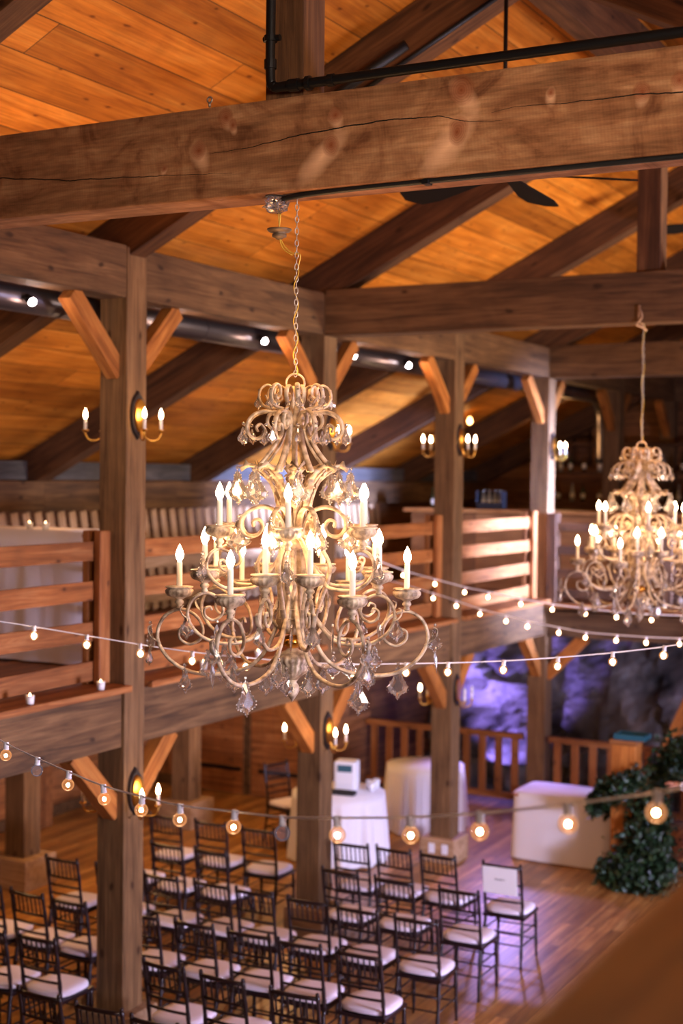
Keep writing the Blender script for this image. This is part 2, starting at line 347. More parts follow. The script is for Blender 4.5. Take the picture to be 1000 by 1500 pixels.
# ---------------------------------------------------------------- setting
S=lambda o:tag(o,kind='structure')
XP=-6.62; Y1=8.835; SP=3.042
PY=lambda i:Y1+SP*(i-1)      # post i, P1 is the nearest in view
def slab(name,x0,x1,y0,y1,z0,z1,mat,alongY=True):
    bm=bmesh.new()
    if alongY: box(bm,(0,0,0),(y1-y0,x1-x0,z1-z0)); rz=PI/2
    else: box(bm,(0,0,0),(x1-x0,y1-y0,z1-z0)); rz=0
    o=bmo(name,bm,mat); o.location=((x0+x1)/2,(y0+y1)/2,(z0+z1)/2); o.rotation_euler=(0,0,rz); return S(o)
slab('floor',-11.8,4.5,1.0,18.15,-.12,0,M['floor'])
slab('floor_pit',-12,6,18.0,24.3,-1.7,-1.6,M['deck'])
slab('floor_gallery',-11.8,-6.72,1.0,17.85,2.60,2.74,M['deck'])
slab('floor_cross_gallery',-11.8,4.2,18.06,24.3,2.60,2.74,M['deck'])
slab('floor_gallery_right',.08,4.0,-.9,17.7,2.60,2.74,M['deck'])
def wallY(name,x,y0,y1,z0,z1,mat,t=.12):   # wall in plane X=x, boards horizontal along Y
    bm=bmesh.new(); box(bm,(0,0,0),(y1-y0,z1-z0,t)); o=bmo(name,bm,mat)
    o.matrix_basis=Matrix(((0,0,1,x),(1,0,0,(y0+y1)/2),(0,1,0,(z0+z1)/2),(0,0,0,1))); return S(o)
def wallX(name,y,x0,x1,z0,z1,mat,t=.12,vert=False):
    bm=bmesh.new()
    if vert:
        box(bm,(0,0,0),(z1-z0,x1-x0,t)); o=bmo(name,bm,mat); o.matrix_basis=Matrix(((0,1,0,(x0+x1)/2),(0,0,1,y),(1,0,0,(z0+z1)/2),(0,0,0,1)))
    else:
        box(bm,(0,0,0),(x1-x0,z1-z0,t)); o=bmo(name,bm,mat); o.matrix_basis=Matrix(((1,0,0,(x0+x1)/2),(0,0,1,y),(0,1,0,(z0+z1)/2),(0,0,0,1)))
    return S(o)
wallY('wall_left_lower',-11.85,1,18.0,0,2.6,M['wall'])
wallX('wall_back_lower',16.68,-11.79,-9.15,0,2.6,M['wall'],vert=True)
wallY('wall_back_lower_return',-9.21,16.75,18.0,0,2.6,M['wall'])
wallY('wall_left_upper',-10.25,1,24.3,2.74,4.4,M['wall'])
wallX('wall_back_upper',24.45,-10.3,4.4,2.6,8.0,M['wall'])
boxo('trim_1',(-11.62,13.75,1.3),(.34,.30,2.6),M['wall'])['kind']='structure'
boxo('baseboard_back',(-10.5,16.59,.07),(2.5,.03,.14),M['beam'])['kind']='structure'
boxo('baseboard_left',(-11.77,10,.07),(.03,13,.14),M['beam'])['kind']='structure'
# plank doors on the lower back wall
for n,(x0,x1) in enumerate(((-11.2,-10.35),(-10.22,-9.35)),1):
    d=empty('door_%d'%n,((x0+x1)/2,16.6,0)); S(d)
    w=x1-x0; bm=bmesh.new()
    for k in range(5): box(bm,(-w/2+w*(k+.5)/5,-.03,1.06),(w/5-.006,.04,2.1),None,.004)
    bmo('door_leaf',bm,M['rail'],d)
    for z in (.35,1.75):
        bm=bmesh.new(); box(bm,(.05,-.06,z),(w*.82,.015,.05),None,.003); bmo('strap_hinge',bm,M['black_iron'],d)
    bm=bmesh.new()
    for sx in(-1,1): box(bm,(sx*(w/2+.04),-.02,1.1),(.07,.06,2.2))
    box(bm,(0,-.02,2.17),(w+.15,.06,.08)); bmo('door_frame',bm,M['beam'],d)
# roof : two slopes, ridge at X=-3.33
RX=-3.33; SL=.502; ZR=7.58+.38    # underside of boards at the ridge
def roofslab(name,sx,ln):
    c=math.cos(math.atan(SL)); s=math.sin(math.atan(SL)); d=Vector((sx*c,0,-s)); x=Vector((0,1,0)); z=x.cross(d) if sx<0 else x.cross(d)
    Lm=ln/c; bm=bmesh.new(); box(bm,(0,0,0),(24.4,Lm,.06)); o=bmo(name,bm,M['ceil'])
    nrm=z if z.z>0 else -z
    m=Matrix((x,d,x.cross(d))).transposed().to_4x4(); m.translation=Vector((RX,12.3,ZR))+d*Lm/2+nrm*.03; o.matrix_basis=m; return S(o)
roofslab('ceiling_left',-1,7.3); roofslab('ceiling_right',1,7.3)
# stone face behind the lower railing
def rockface():
    bm=bmesh.new(); nx,nz=110,48; g=[]
    from mathutils import noise
    for i in range(nx+1):
        col=[]
        for j in range(nz+1):
            x=-10.5+12.5*i/nx; z=-1.7+4.3*j/nz
            p=Vector((x*.7,z*.55,0)); q=noise.fractal(p*1.5,1.0,2.1,6)*.45+noise.cell(Vector((x*1.1+.4*z,z*.8,3)))*.16
            col.append(bm.verts.new((x,20.75+.22*(z)-q,z)))
        g.append(col)
    for i in range(nx):
        for j in range(nz): bm.faces.new((g[i][j],g[i+1][j],g[i+1][j+1],g[i][j+1]))
    b=[bm.verts.new((x,22.2,z)) for x,z in((-10.5,-1.7),(2,-1.7),(2,2.59),(-10.5,2.59))]; bm.faces.new(b)
    o=bmo('wall_stone',bm,M['rock']); return S(o)
rockface()
wallY('wall_pit_left',-9.6,18.1,22,-1.7,2.6,M['wall'])
slab('wall_pit_front',-11.8,4,17.98,18.14,-1.7,-.13,M['beam'],False)
# ---------------------------------------------------------------- timber frame
def T(name,label,cat,p0,p1,w,h,mat,group=None,up=(0,0,1)):
    return tag(timber(name,p0,p1,w,h,mat,None,up=up),label,cat,group)
near={0:'beyond the left edge of the photo',1:'nearest left-hand post, carrying sconces above and below the gallery',2:'second post back, rising just behind the large chandelier',3:'third post back, beside the round white table',4:'fourth post back, at the corner where the galleries meet',5:'slim upper post left of the far chandelier',6:'last upper post, right of the far chandelier'}
for i in range(0,7):
    z0=0 if i<=4 else 2.74; root=empty('timber_post',(XP,PY(i),z0)); tag(root,'squared brown timber post, '+near[i],'post')
    timber('post_shaft',(XP,PY(i),z0),(XP,PY(i),6.05),.25,.25,M['post'],root)
    if i<=4:
        bm=bmesh.new(); box(bm,(0,0,.14),(.42,.42,.28),None,.012); bmo('plinth',bm,M['plinth'],root)
    if i==3:
        for k in(-.06,.1):
            bm=bmesh.new(); box(bm,(k,-.215,.17),(.07,.012,.11),None,.003); bmo('outlet_cover',bm,M['white_plastic'],root)
for k,y in enumerate((8.71,11.75,14.8)):
    root=empty('outer_post',(-10.08,y,0)); tag(root,'pale squared post, '+['far left beyond the picture edge','under the gallery left of the nearest tall post','in front of the plank doors'][k],'post')
    timber('post_shaft',(-10.08,y,0),(-10.08,y,2.6),.26,.26,M['post'],root)
    bm=bmesh.new(); box(bm,(0,0,.16),(.5,.5,.32),None,.012); bmo('plinth',bm,M['plinth'],root)
bays=['nearest left bay','bay between the first and second posts','bay between the second and third posts','bay between the third and fourth posts','bay between the fourth and fifth posts','last bay before the gable']
for i in range(0,6):
    a,b=PY(i)+.127,PY(i+1)-.127
    T('plate_beam','heavy upper plate beam resting between posts in the '+bays[i],'beam',(XP,a,5.865),(XP,b,5.865),.24,.39,M['beam'])
for i in range(0,4):
    a,b=PY(i)+.127,PY(i+1)-.127
    g=empty('gallery_beam',(XP,a,2.3)); tag(g,'deep beam with flat cap board carrying the gallery edge, '+bays[i],'beam')
    timber('beam_timber',(XP,a,2.51),(XP,b,2.51),.20,.42,M['beam'],g)
    timber('cap_board',(XP+.03,a,2.752),(XP+.03,b,2.752),.34,.05,M['rail'],g)
g=empty('gallery_beam',(XP+.13,17.96,2.3)); tag(g,'deep capped beam under the cross gallery above the stone face','beam')
timber('beam_timber',(XP+.13,17.96,2.45),(3.8,17.96,2.45),.2,.33,M['beam'],g)
timber('cap_board',(XP+.13,17.94,2.70),(3.8,17.94,2.70),.34,.05,M['rail'],g)
for k,i in enumerate((0,2,4,6)):
    y=PY(i); nm=['huge rough-sawn tie beam crossing the foreground with knots and long cracks','dark tie beam that carries the far chandelier','third tie beam, seen below and behind the second','last tie beam near the gable'][k]
    z=5.875 if i else 5.865
    T('tie_beam',nm,'beam',(XP+.127,y,z),(0.1,y,z),.25,.425,M['mainbeam'] if i==0 else M['beam'])
    root=T('king_post','upright king post '+['on the foreground tie beam with a black pipe beside it','on the tie beam above the far chandelier','on the third tie beam','on the last tie beam'][k],'post',(-3.37 if i==0 else -3.44,y,z+.2125),(-3.37 if i==0 else -3.44,y,7.47),.2,.2,M['rafter'])
T('ridge_beam','ridge beam running along the roof peak','beam',(RX,.3,7.66),(RX,24.3,7.66),.16,.40,M['rafter'])
for i in range(0,7):
    y=PY(i)
    for sx,nm in((-1,'left'),(1,'right')):
        c=math.cos(math.atan(SL)); s=math.sin(math.atan(SL)); d=Vector((sx*c,0,-s)); n=Vector((sx*s,0,c))
        dep=.38*c; p0=Vector((RX,y,7.58))+n*dep/2+d*.02; p1=p0+d*(7.15/c)
        T('rafter','sloping rafter on the %s roof slope '%nm+['over the foreground tie beam','over the nearest tall post','over the second tie beam','over the third post','over the third tie beam','over the fifth post','against the gable'][i],'rafter',p0,p1,.2,dep-.004,M['rafter'],up=(0,0,1))
for i in range(0,6):
    a,b=PY(i)+.13,PY(i+1)-.13
    T('eave_beam','low eave beam across the back of the gallery, '+bays[i],'beam',(-10.02,a-.13,4.11),(-10.02,b+.13,4.11),.2,.32,M['beam'])
    T('eave_blocking','grey board between rafter feet, '+bays[i],'board',(-10.08,a-.03,4.38),(-10.08,b+.03,4.38),.03,.2,M['grey'])
for i in range(0,7):
    root_lab=['','nearest tall post','second post','third post','corner fourth post','fifth upper post','last upper post'][i]
    if i==0: root_lab='post outside the left edge'
    for sy,nm in((-1,'near'),(1,'far')):
        if not(i==0 and sy<0) and not(i==6 and sy>0):
            T('knee_brace','upper knee brace, %s side of the %s'%(nm,root_lab),'brace',(XP,PY(i)+sy*.09,5.12),(XP,PY(i)+sy*.66,5.66),.11,.15,M['brace'])
        if i in(1,2,3) or (i==4 and sy<0) :
            T('knee_brace','lower knee brace, %s side of the %s'%(nm,root_lab),'brace',(XP,PY(i)+sy*.09,1.80),(XP,PY(i)+sy*.62,2.32),.12,.16,M['brace'])
T('knee_brace','knee brace on the right of the corner fourth post under the cross gallery','brace',(XP+.09,17.96,1.75),(XP+.62,17.96,2.29),.12,.16,M['brace'])
T('knee_brace','knee brace near the right picture edge under the cross gallery','brace',(-3.28,17.96,1.6),(-4.0,17.96,2.29),.12,.16,M['brace'])
root=empty('timber_post',(-3.18,17.96,0)); tag(root,'lower timber post just beyond the right picture edge','post'); timber('post_shaft',(-3.18,17.96,0),(-3.18,17.96,2.28),.24,.24,M['post'],root)
# right-hand row (beside the camera)
for i in (0,2):
    root=empty('timber_post',(.2,PY(i)+.0,0)); tag(root,'right-hand row post outside the right of the photo','post',group='right-hand row posts'); timber('post_shaft',(.2,PY(i),0),(.2,PY(i),5.66),.25,.25,M['post'],root)
# ---------------------------------------------------------------- gallery railings
def railing(i):
    a,b=PY(i)+.125,PY(i+1)-.125; root=empty('gallery_railing',(XP,(a+b)/2,2.777)); tag(root,'horizontal board railing on the gallery edge, '+bays[i],'railing')
    for z in(3.775,3.475,3.175,2.875):
        dz=R_.uniform(-.012,.012)
        timber('rail',(XP-.09,a+.01,z+dz),(XP-.09,b-.01,z-dz*.5),.035,.145,M['rail'],root,bev=.004)
    for y in(a+.072,b-.072):
        timber('upright',(XP-.035,y,2.778),(XP-.035,y,3.93),.06,.13,M['rail'],root,bev=.012,up=(0,1,0))
        timber('upright',(XP-.145,y,2.745),(XP-.145,y,3.93),.06,.13,M['rail'],root,bev=.012,up=(0,1,0))
for i in range(0,4): railing(i)
root=empty('gallery_railing',(-3,17.9,2.73)); tag(root,'board railing along the cross gallery, beside the far chandelier','railing')
for z in(3.72,3.42,3.12,2.86): timber('rail',(XP+.13,17.86,z),(3.6,17.86,z),.035,.11,M['rafter'],root,bev=.004)
for x in(XP+.19,-4.9,-3.2,-1.5,.2,1.9,3.5):
    for y in (17.82,17.93): timber('upright',(x,y,2.73),(x,y,3.9),.13,.035 if y<17.9 else .09,M['rafter'],root,bev=.006,up=(0,1,0))
# slatted screen at the back of the gallery
root=empty('slat_screen',(-9.95,12,2.74)); tag(root,'screen of pale slanting slats along the low back of the gallery','slatted screen')
y=7.6
k=0
while y<20.0 and k<66:
    timber('slat',(-9.95,y+.14,2.76),(-9.95,y-.12,3.94),.022,.105,M['picket'],root,bev=.003,up=(0,1,0)); y+=.188; k+=1
for z in(3.32,2.92): timber('crosspiece',(-9.91,7.4,z),(-9.91,20.0,z),.03,.14,M['picket'],root)
# right-hand gallery rail beside the camera
root=empty('gallery_railing',(-.2,2.9,2.74)); tag(root,'blurred wooden rail cap in the bottom right corner, close to the camera','railing')
timber('rail_cap',(-.30,.35,3.83),(-.30,5.3,3.83),.35,.045,M['nearcap'],root,bev=.012)
for z in(3.5,3.2,2.95): timber('rail',(-.2,.35,z),(-.2,5.3,z),.035,.14,M['rail'],root)
for y in(.45,2.8,5.2): timber('upright',(-.15,y,2.62),(-.15,y,3.806),.1,.06,M['rail'],root,up=(0,1,0))
T('edge_beam','beam under the gallery edge beside the camera','beam',(-.13,.3,2.45),(-.13,5.35,2.45),.2,.33,M['beam'])
# ---------------------------------------------------------------- lower balustrade, newel, stair
def balus(x0,x1,lab,stepx=.225,base=0):
    root=empty('balustrade',((x0+x1)/2,17.8,base)); tag(root,lab,'balustrade'); Y=17.86
    timber('handrail',(x0,Y,.93),(x1,Y,.93),.10,.075,M['rail'],root)
    timber('bottom_rail',(x0,Y,.12),(x1,Y,.12),.06,.09,M['rail'],root)
    n=int((x1-x0)/stepx)
    for k in range(n):
        x=x0+(x1-x0)*(k+.5)/n; timber('baluster',(x,Y,.165),(x,Y,.893),.03,.10,M['rail'],root,bev=.004,up=(1,0,0))
balus(-9.12,-6.8,'wooden balustrade of flat balusters left of the corner post'); balus(-6.44,-3.32,'wooden balustrade of flat balusters right of the corner post')
root=empty('newel_post',(-4.53,15.0,0)); tag(root,'thick wooden newel post wrapped in greenery, right of the white rectangular table','post')
timber('post_shaft',(-4.53,15.0,0),(-4.53,15.0,1.52),.26,.26,M['brace'],root)
bm=bmesh.new(); box(bm,(0,0,1.545),(.30,.30,.05),None,.008); bmo('post_cap',bm,M['rail'],root)
bm=bmesh.new(); box(bm,(0,0,.012),(.34,.24,.024),None,.006)
for s in(-1,1): box(bm,(s*.165,0,.035),(.012,.24,.05)); box(bm,(0,s*.115,.035),(.34,.012,.05))
o=bmo('tray',bm,M['teal']); o.location=(-4.47,15.0,1.572); tag(o,'dark teal tray lying on top of the garlanded newel post','tray')
T('stair_stringer','steep orange-brown timber leaning up behind the newel post','timber',(-5.16,17.6,.1),(-4.12,17.6,2.6),.09,.17,M['brace'])
root=empty('staircase',(-3.35,15.7,0)); tag(root,'wooden stair rising at the right picture edge behind the greenery','staircase')
for k in range(8):
    bm=bmesh.new(); box(bm,(0,k*.25+.12,.17*(k+1)-.02),(1.5,.27,.04),None,.006); bmo('tread',bm,M['floor'],root)
    bm=bmesh.new(); box(bm,(0,k*.25+.01,.17*k+.065),(1.46,.02,.13)); bmo('riser',bm,M['wall'],root)
# garland
def garland():
    bm=bmesh.new(); rr=random.Random(3)
    def leaf(p,s):
        q=Quaternion((rr.gauss(0,1),rr.gauss(0,1),rr.gauss(0,1),rr.gauss(0,1))).normalized()
        L=s*rr.uniform(.7,1.3); w=L*.32
        pts=[(0,0,0),(L*.35,w,.06*L),(L,0,-.1*L),(L*.35,-w,.06*L)]
        v=[bm.verts.new(p+q@Vector(a)) for a in pts]; bm.faces.new((v[0],v[1],v[2])); bm.faces.new((v[0],v[2],v[3]))
    path=[]
    for k in range(260):   # spiral wrap
        t=k/260; a=-2.3+t*2*PI*1.25; r=.24; path.append(Vector((-4.53+r*math.cos(a),15.0+r*math.sin(a),.15+1.05*t)))
    for p in path:
        for _ in range(22): leaf(p+Vector((rr.gauss(0,.05),rr.gauss(0,.05),rr.gauss(0,.05))),.075)
    for k in range(5200):  # pile at the foot and beside
        h=rr.random()**1.6*.95; w=.36*(1-h*.62)
        leaf(Vector((-4.33+max(-.42,min(.42,rr.gauss(0,w*.5)))+.1*h,14.93+rr.gauss(0,.13),.03+h)),.085)
    for k in range(2600):  # swag rising towards the stair
        t=rr.random(); p=Vector((-4.30+.62*t,15.25+.5*t,1.05+.75*t+.1*math.sin(t*7))); leaf(p+Vector((rr.gauss(0,.07),rr.gauss(0,.07),rr.gauss(0,.1))),.08)
    for k in range(700):  # sprig over the table corner
        t=rr.random(); p=Vector((-4.66-.20*t,14.84,1.12-.32*t)); leaf(p+Vector((rr.gauss(0,.025),rr.gauss(0,.03),rr.gauss(0,.035))),.09)
    o=bmo('greenery_garland',bm,M['leaf']); tag(o,'dark green leafy garland wound round the newel post and piled at its foot','garland')
garland()
# ---------------------------------------------------------------- person at the edge
def person():
    root=empty('person',(-3.45,14.75,0)); tag(root,'person in a navy suit at the right picture edge reaching a hand to the greenery','person')
    J=[(0,0,.95,.135),(0,0,1.15,.13),(0,0,1.36,.155),(0,0,1.50,.06),(-.02,0,1.60,.085),(-.03,0,1.70,.075),
       (.0,.18,1.42,.07),(.02,.22,1.15,.05),(-.02,.2,.92,.038),
       (0,-.18,1.42,.07),(-.14,-.2,1.20,.052),(-.40,-.05,1.19,.036),
       (0,.10,.90,.10),(.02,.11,.5,.07),(0,.12,.09,.05),(-.14,.12,.05,.045),
       (0,-.10,.90,.10),(-.02,-.11,.5,.07),(.02,-.12,.09,.05),(-.12,-.12,.05,.045)]
    E_=[(0,1),(1,2),(2,3),(3,4),(4,5),(2,6),(6,7),(7,8),(2,9),(9,10),(10,11),(0,12),(12,13),(13,14),(14,15),(0,16),(16,17),(17,18),(18,19)]
    def skin(name,J,E_,mat,parent,lv=2):
        me=bpy.data.meshes.new(name); me.from_pydata([j[:3] for j in J],E_,[]); o=link(name,me,mat,parent)
        md=o.modifiers.new('skin','SKIN')
        for k,j in enumerate(J): me.skin_vertices[0].data[k].radius=(j[3],j[3]); me.skin_vertices[0].data[k].use_root=(k==0)
        md.use_smooth_shade=True
        s=o.modifiers.new('sub','SUBSURF'); s.levels=lv; s.render_levels=lv; return o
    skin('suit',[j for j in J],E_,M['suit'],root)
    bm=bmesh.new(); bmesh.ops.create_uvsphere(bm,u_segments=24,v_segments=16,radius=1)
    for v in bm.verts:
        v.co=Vector((v.co.x*.092,v.co.y*.075,v.co.z*.118))
        if v.co.x<-.075 and abs(v.co.y)<.02 and -.04<v.co.z<.02: v.co.x-=.022
    h=bmo('head',bm,M['skin'],root,True); h.location=(-.04,0,1.665)
    bm=bmesh.new(); bmesh.ops.create_uvsphere(bm,u_segments=20,v_segments=12,radius=1)
    bmesh.ops.delete(bm,geom=[v for v in bm.verts if v.co.z<-.05 and v.co.x<.2],context='VERTS')
    for v in bm.verts: v.co=Vector((v.co.x*.1,v.co.y*.083,v.co.z*.125))
    hh=bmo('hair',bm,M['hair'],root,True); hh.location=(-.03,0,1.68)
    # right hand: palm, four curled fingers and a thumb
    HJ=[(-.40,-.05,1.19,.028),(-.455,-.03,1.195,.034),(-.49,-.02,1.19,.034)]; HE=[(0,1),(1,2)]
    for f in range(4):
        y=-.055+f*.024; L=[.07,.08,.078,.06][f]; b=len(HJ)
        HJ+=[(-.51,y,1.195,.011),(-.51-L*.5,y,1.205,.0095),(-.51-L*.9,y+.004,1.185,.008)]; HE+=[(2,b),(b,b+1),(b+1,b+2)]
    b=len(HJ); HJ+=[(-.46,-.075,1.18,.013),(-.50,-.095,1.17,.011),(-.535,-.09,1.165,.009)]; HE+=[(1,b),(b,b+1),(b+1,b+2)]
    skin('hand',HJ,HE,M['skin'],root)
    bm=bmesh.new(); tube(bm,[(-.365,-.07,1.19),(-.41,-.045,1.19)],.041,14); bmo('shirt_cuff',bm,M['paper'],root,True)
person()
# ---------------------------------------------------------------- tables
def skirt(bm,per,zt,nf,amp,flare,seed):
    rr=random.Random(seed); n=len(per); rows=9; rings=[]
    cx=sum(p[0] for p in per)/n; cy=sum(p[1] for p in per)/n
    for j in range(rows+1):
        t=j/rows; ring=[]
        for k,(x,y,nx,ny,u) in enumerate(per):
            w=math.sin(u*nf)+.5*math.sin(u*nf*1.7+1.3)+.3*math.sin(u*nf*2.9+seed)
            d=amp*w*t**.8+flare*t
            ring.append(bm.verts.new((x+nx*d,y+ny*d,zt-(zt-.015)*t if j else zt)))
        rings.append(ring)
    for A,B in zip(rings,rings[1:]):
        for k in range(n): bm.faces.new((A[k],A[(k+1)%n],B[(k+1)%n],B[k]))
    bm.faces.new(rings[0])
def roundper(r,n=160): return [(r*math.cos(a),r*math.sin(a),math.cos(a),math.sin(a),a) for a in [2*PI*k/n for k in range(n)]]
def rectper(a,b,n=180,c=.05):
    out=[]; 
    for k in range(n):
        t=2*PI*k/n; ct,st=math.cos(t),math.sin(t); q=max(abs(ct)/1,abs(st)/1)
        s=1/(abs(ct)**10+abs(st)**10)**.1
        x,y=a*ct*s,b*st*s; nx,ny=(abs(ct)**7)*(1 if ct>0 else -1),(abs(st)**7)*(1 if st>0 else -1); l=math.hypot(nx,ny) or 1
        out.append((x,y,nx/l,ny/l,t))
    return out
def cloth_table(kind,c,rz,dim,h,tl,cl,nf,amp,flare,seed,z0=0):
    root=empty('banquet_table',(c[0],c[1],z0),rz); tag(root,tl,'table')
    bm=bmesh.new()
    if kind=='round': lathe(bm,[(0,h-.04),(dim-.01,h-.04),(dim-.01,h-.012),(0,h-.012)],40)
    else: box(bm,(0,0,h-.026),(dim[0]*2-.02,dim[1]*2-.02,.028))
    bmo('tabletop',bm,M['rail'],root)
    for sx in(-1,1):
        for sy in(-1,1):
            X=(dim*.55 if kind=='round' else dim[0]*.85)*sx; Y=(dim*.55 if kind=='round' else dim[1]*.8)*sy
            bm=bmesh.new(); tube(bm,[(X,Y,0),(X,Y,h-.04)],.014); bmo('leg',bm,M['black_iron'],root)
    bm=bmesh.new(); skirt(bm,roundper(dim) if kind=='round' else rectper(*dim),h,nf,amp,flare,seed)
    o=bmo('tablecloth',bm,M['cloth'],None,True); o.location=(c[0],c[1],z0); o.rotation_euler=(0,0,rz)
    tag(o,cl,'tablecloth'); return o
cloth_table('rect',(-5.36,15.72),0,(.62,.36),.76,'rectangular table hidden under white linen in front of the balustrade','white tablecloth on the rectangular table beside the garlanded newel',6,.006,.035,2)
cloth_table('round',(-7.42,16.12),0,.48,.80,'round table hidden under white linen behind the third post','white tablecloth with deep folds on the round table behind the third post',13,.038,.02,4)
cloth_table('round',(-7.70,14.38),0,.53,.76,'round gift table hidden under linen between second and third posts','cream-white tablecloth under the white machine and paper cups',12,.03,.03,7)
cloth_table('rect',(-8.35,9.9),0,(.92,.38),1.12,'tall table hidden under linen up in the gallery','long white tablecloth on the gallery table behind the left railing',18,.01,.02,9,2.742)
def on(name,label,cat,fn,loc,mat,group=None,smooth=False,rz=0):
    bm=bmesh.new(); fn(bm); o=bmo(name,bm,mat,None,smooth); o.location=loc; o.rotation_euler=(0,0,rz); tag(o,label,cat,group); return o
root=empty('photo_printer',(-7.66,14.50,.762),.25); tag(root,'white boxy machine with a grey display on the gift table','machine')
bm=bmesh.new(); box(bm,(0,0,.17),(.26,.22,.34),None,.03); bmo('casing',bm,M['white_plastic'],root)
bm=bmesh.new(); box(bm,(.0,-.112,.26),(.17,.01,.08),None,.004); bmo('display',bm,M['screen'],root)
bm=bmesh.new(); box(bm,(.0,-.115,.08),(.2,.02,.03),None,.004); bmo('slot',bm,M['white_plastic'],root)
on('tray','black tray lying in front of the white machine','tray',lambda b:(box(b,(0,0,.01),(.34,.12,.02),None,.004),box(b,(0,.055,.028),(.34,.01,.03)),box(b,(0,-.055,.028),(.34,.01,.03))),(-7.60,14.24,.762),M['black_plastic'],rz=.15)
cup=lambda b:lathe(b,[(0,0),(.03,0),(.04,.10),(.037,.10),(.028,.006),(0,.006)],20)
for k,(x,y) in enumerate(((-7.45,14.66),(-7.38,14.58),(-7.41,14.76))):
    on('paper_cup','white paper cup at the right of the gift table, '+['leftmost of three','frontmost of three','rearmost of three'][k],'cup',cup,(x,y,.762),M['white_plastic'],'paper cups on the gift table',True)
def votive(loc,label,group,lit=True):
    root=empty('votive_candle',loc); tag(root,label,'candle',group)
    bm=bmesh.new(); lathe(bm,[(0,0),(.026,0),(.032,.06),(.029,.06),(.023,.02),(0,.02)],18); bmo('glass_holder',bm,M['wax'],root,True)
    bm=bmesh.new(); lathe(bm,[(0,.03),(.010,.036),(.012,.05),(.005,.068),(0,.08)],12); bmo('flame',bm,M['votive_flame'],root,True)
for k,(x,y) in enumerate(((-8.28,9.72),(-8.12,9.74))): votive((x,y,3.864),'lit votive candle on the gallery table, '+['left of two','right of two'][k],'votives on the gallery table')
for k,Y in enumerate((7.62,8.4,9.75,10.6,5.9+.9)): votive((XP+.14,Y,2.778),'small votive candle on the gallery cap board, '+['first left of the nearest post','just left of the nearest post','first right of the nearest post','second right of the nearest post','outside the left picture edge'][k],'votives along the gallery edge')
# ---------------------------------------------------------------- upstairs bar
root=empty('bar_counter',(-7.2,19.6,2.742)); tag(root,'long wooden bar counter at the back of the gallery','bar')
timber('counter_top',(-9.25,19.5,3.87),(-3.0,19.5,3.87),.6,.05,M['cap'],root)
timber('front_panel',(-9.15,19.3,3.29),(-3.1,19.3,3.29),.05,1.09,M['bar'],root)
timber('end_panel',(-9.12,19.36,3.29),(-9.12,19.78,3.29),.05,1.09,M['bar'],root)
root=empty('back_bar_shelf',(-6.8,23.4,2.742)); tag(root,'dark open shelving against the gable behind the bar','shelf')
for z in(3.4,3.95,4.45,4.93): timber('shelf_board',(-8.5,23.4,z),(-5.0,23.4,z),.4,.045,M['rafter'],root)
for x in(-8.5,-6.8,-5.0): timber('side_panel',(x,23.4,2.745),(x,23.4,4.95),.04,.4,M['rafter'],root,up=(0,1,0))
def bottle(loc,mat,label,group,s=1):
    root=empty('bottle',loc); tag(root,label,'bottle',group)
    bm=bmesh.new(); lathe(bm,[(0,0),(.037*s,0),(.038*s,.17*s),(.03*s,.2*s),(.013*s,.235*s),(.013*s,.3*s),(0,.3*s)],16); bmo('bottle_body',bm,mat,root,True)
    bm=bmesh.new(); lathe(bm,[(.0385*s,.05*s),(.0387*s,.13*s)],16); bmo('label',bm,M['label'],root,True)
k=0
for z,nm in((3.4225,'lowest'),(3.9725,'second'),(4.4725,'third')):
    for x in(-8.3,-8.1,-7.85,-7.6,-7.3,-7.05,-6.55,-6.2,-5.8,-5.4):
        bottle((x+R_.uniform(-.05,.05),23.35,z),[M['bottle_green'],M['bottle_brown'],M['bottle_clear']][k%3],'bottle on the %s shelf of the dark back bar'%nm,'bottles on the %s back bar shelf'%nm); k+=1
root=empty('bottle_crate',(-7.95,19.45,3.896)); tag(root,'black open crate holding bottles on the bar counter','crate')
bm=bmesh.new(); box(bm,(0,0,.01),(.4,.22,.02)); box(bm,(0,.105,.13),(.4,.01,.26)); box(bm,(0,-.105,.05),(.4,.01,.1)); box(bm,(-.195,0,.13),(.01,.22,.26)); box(bm,(.195,0,.13),(.01,.22,.26)); bmo('crate_body',bm,M['black_plastic'],root)
for k,x in enumerate((-.12,-.03,.06,.14)): bottle((-7.95+x,19.45,3.917),M['bottle_clear'],'pale bottle standing in the black crate on the bar','bottles in the bar crate',.85)
bottle((-8.9,19.5,3.896),M['bottle_green'],'green bottle standing alone near the left end of the bar',None)
root=empty('menu_sign',(-7.72,22.0,4.9)); 
# window on the gable
w=empty('window_1',(-8.4,24.36,5.1)); S(w)
bm=bmesh.new()
for sx in(-1,0,1): box(bm,(sx*.3,0,0),(.06,.06,1.0))
for sz in(-1,0,1): box(bm,(0,0,sz*.48),(.66,.06,.06))
bmo('window_frame',bm,M['rafter'],w)
bm=bmesh.new(); box(bm,(0,.0,0),(.6,.01,.95)); bmo('pane',bm,M['pane'],w)
bpy.data.objects.remove(root)
root=empty('pendant_bulb',(-8.54,20,5.2)); tag(root,'single amber pendant bulb glowing above the bar','lamp')
bm=bmesh.new(); tube(bm,[(0,0,.06),(0,0,1.2)],.004); bmo('cord',bm,M['cable'],root)
bm=bmesh.new(); lathe(bm,[(0,-.05),(.03,-.03),(.04,0),(.03,.03),(.014,.06),(0,.065)],16); bmo('light_bulb',bm,M['amber'],root,True)
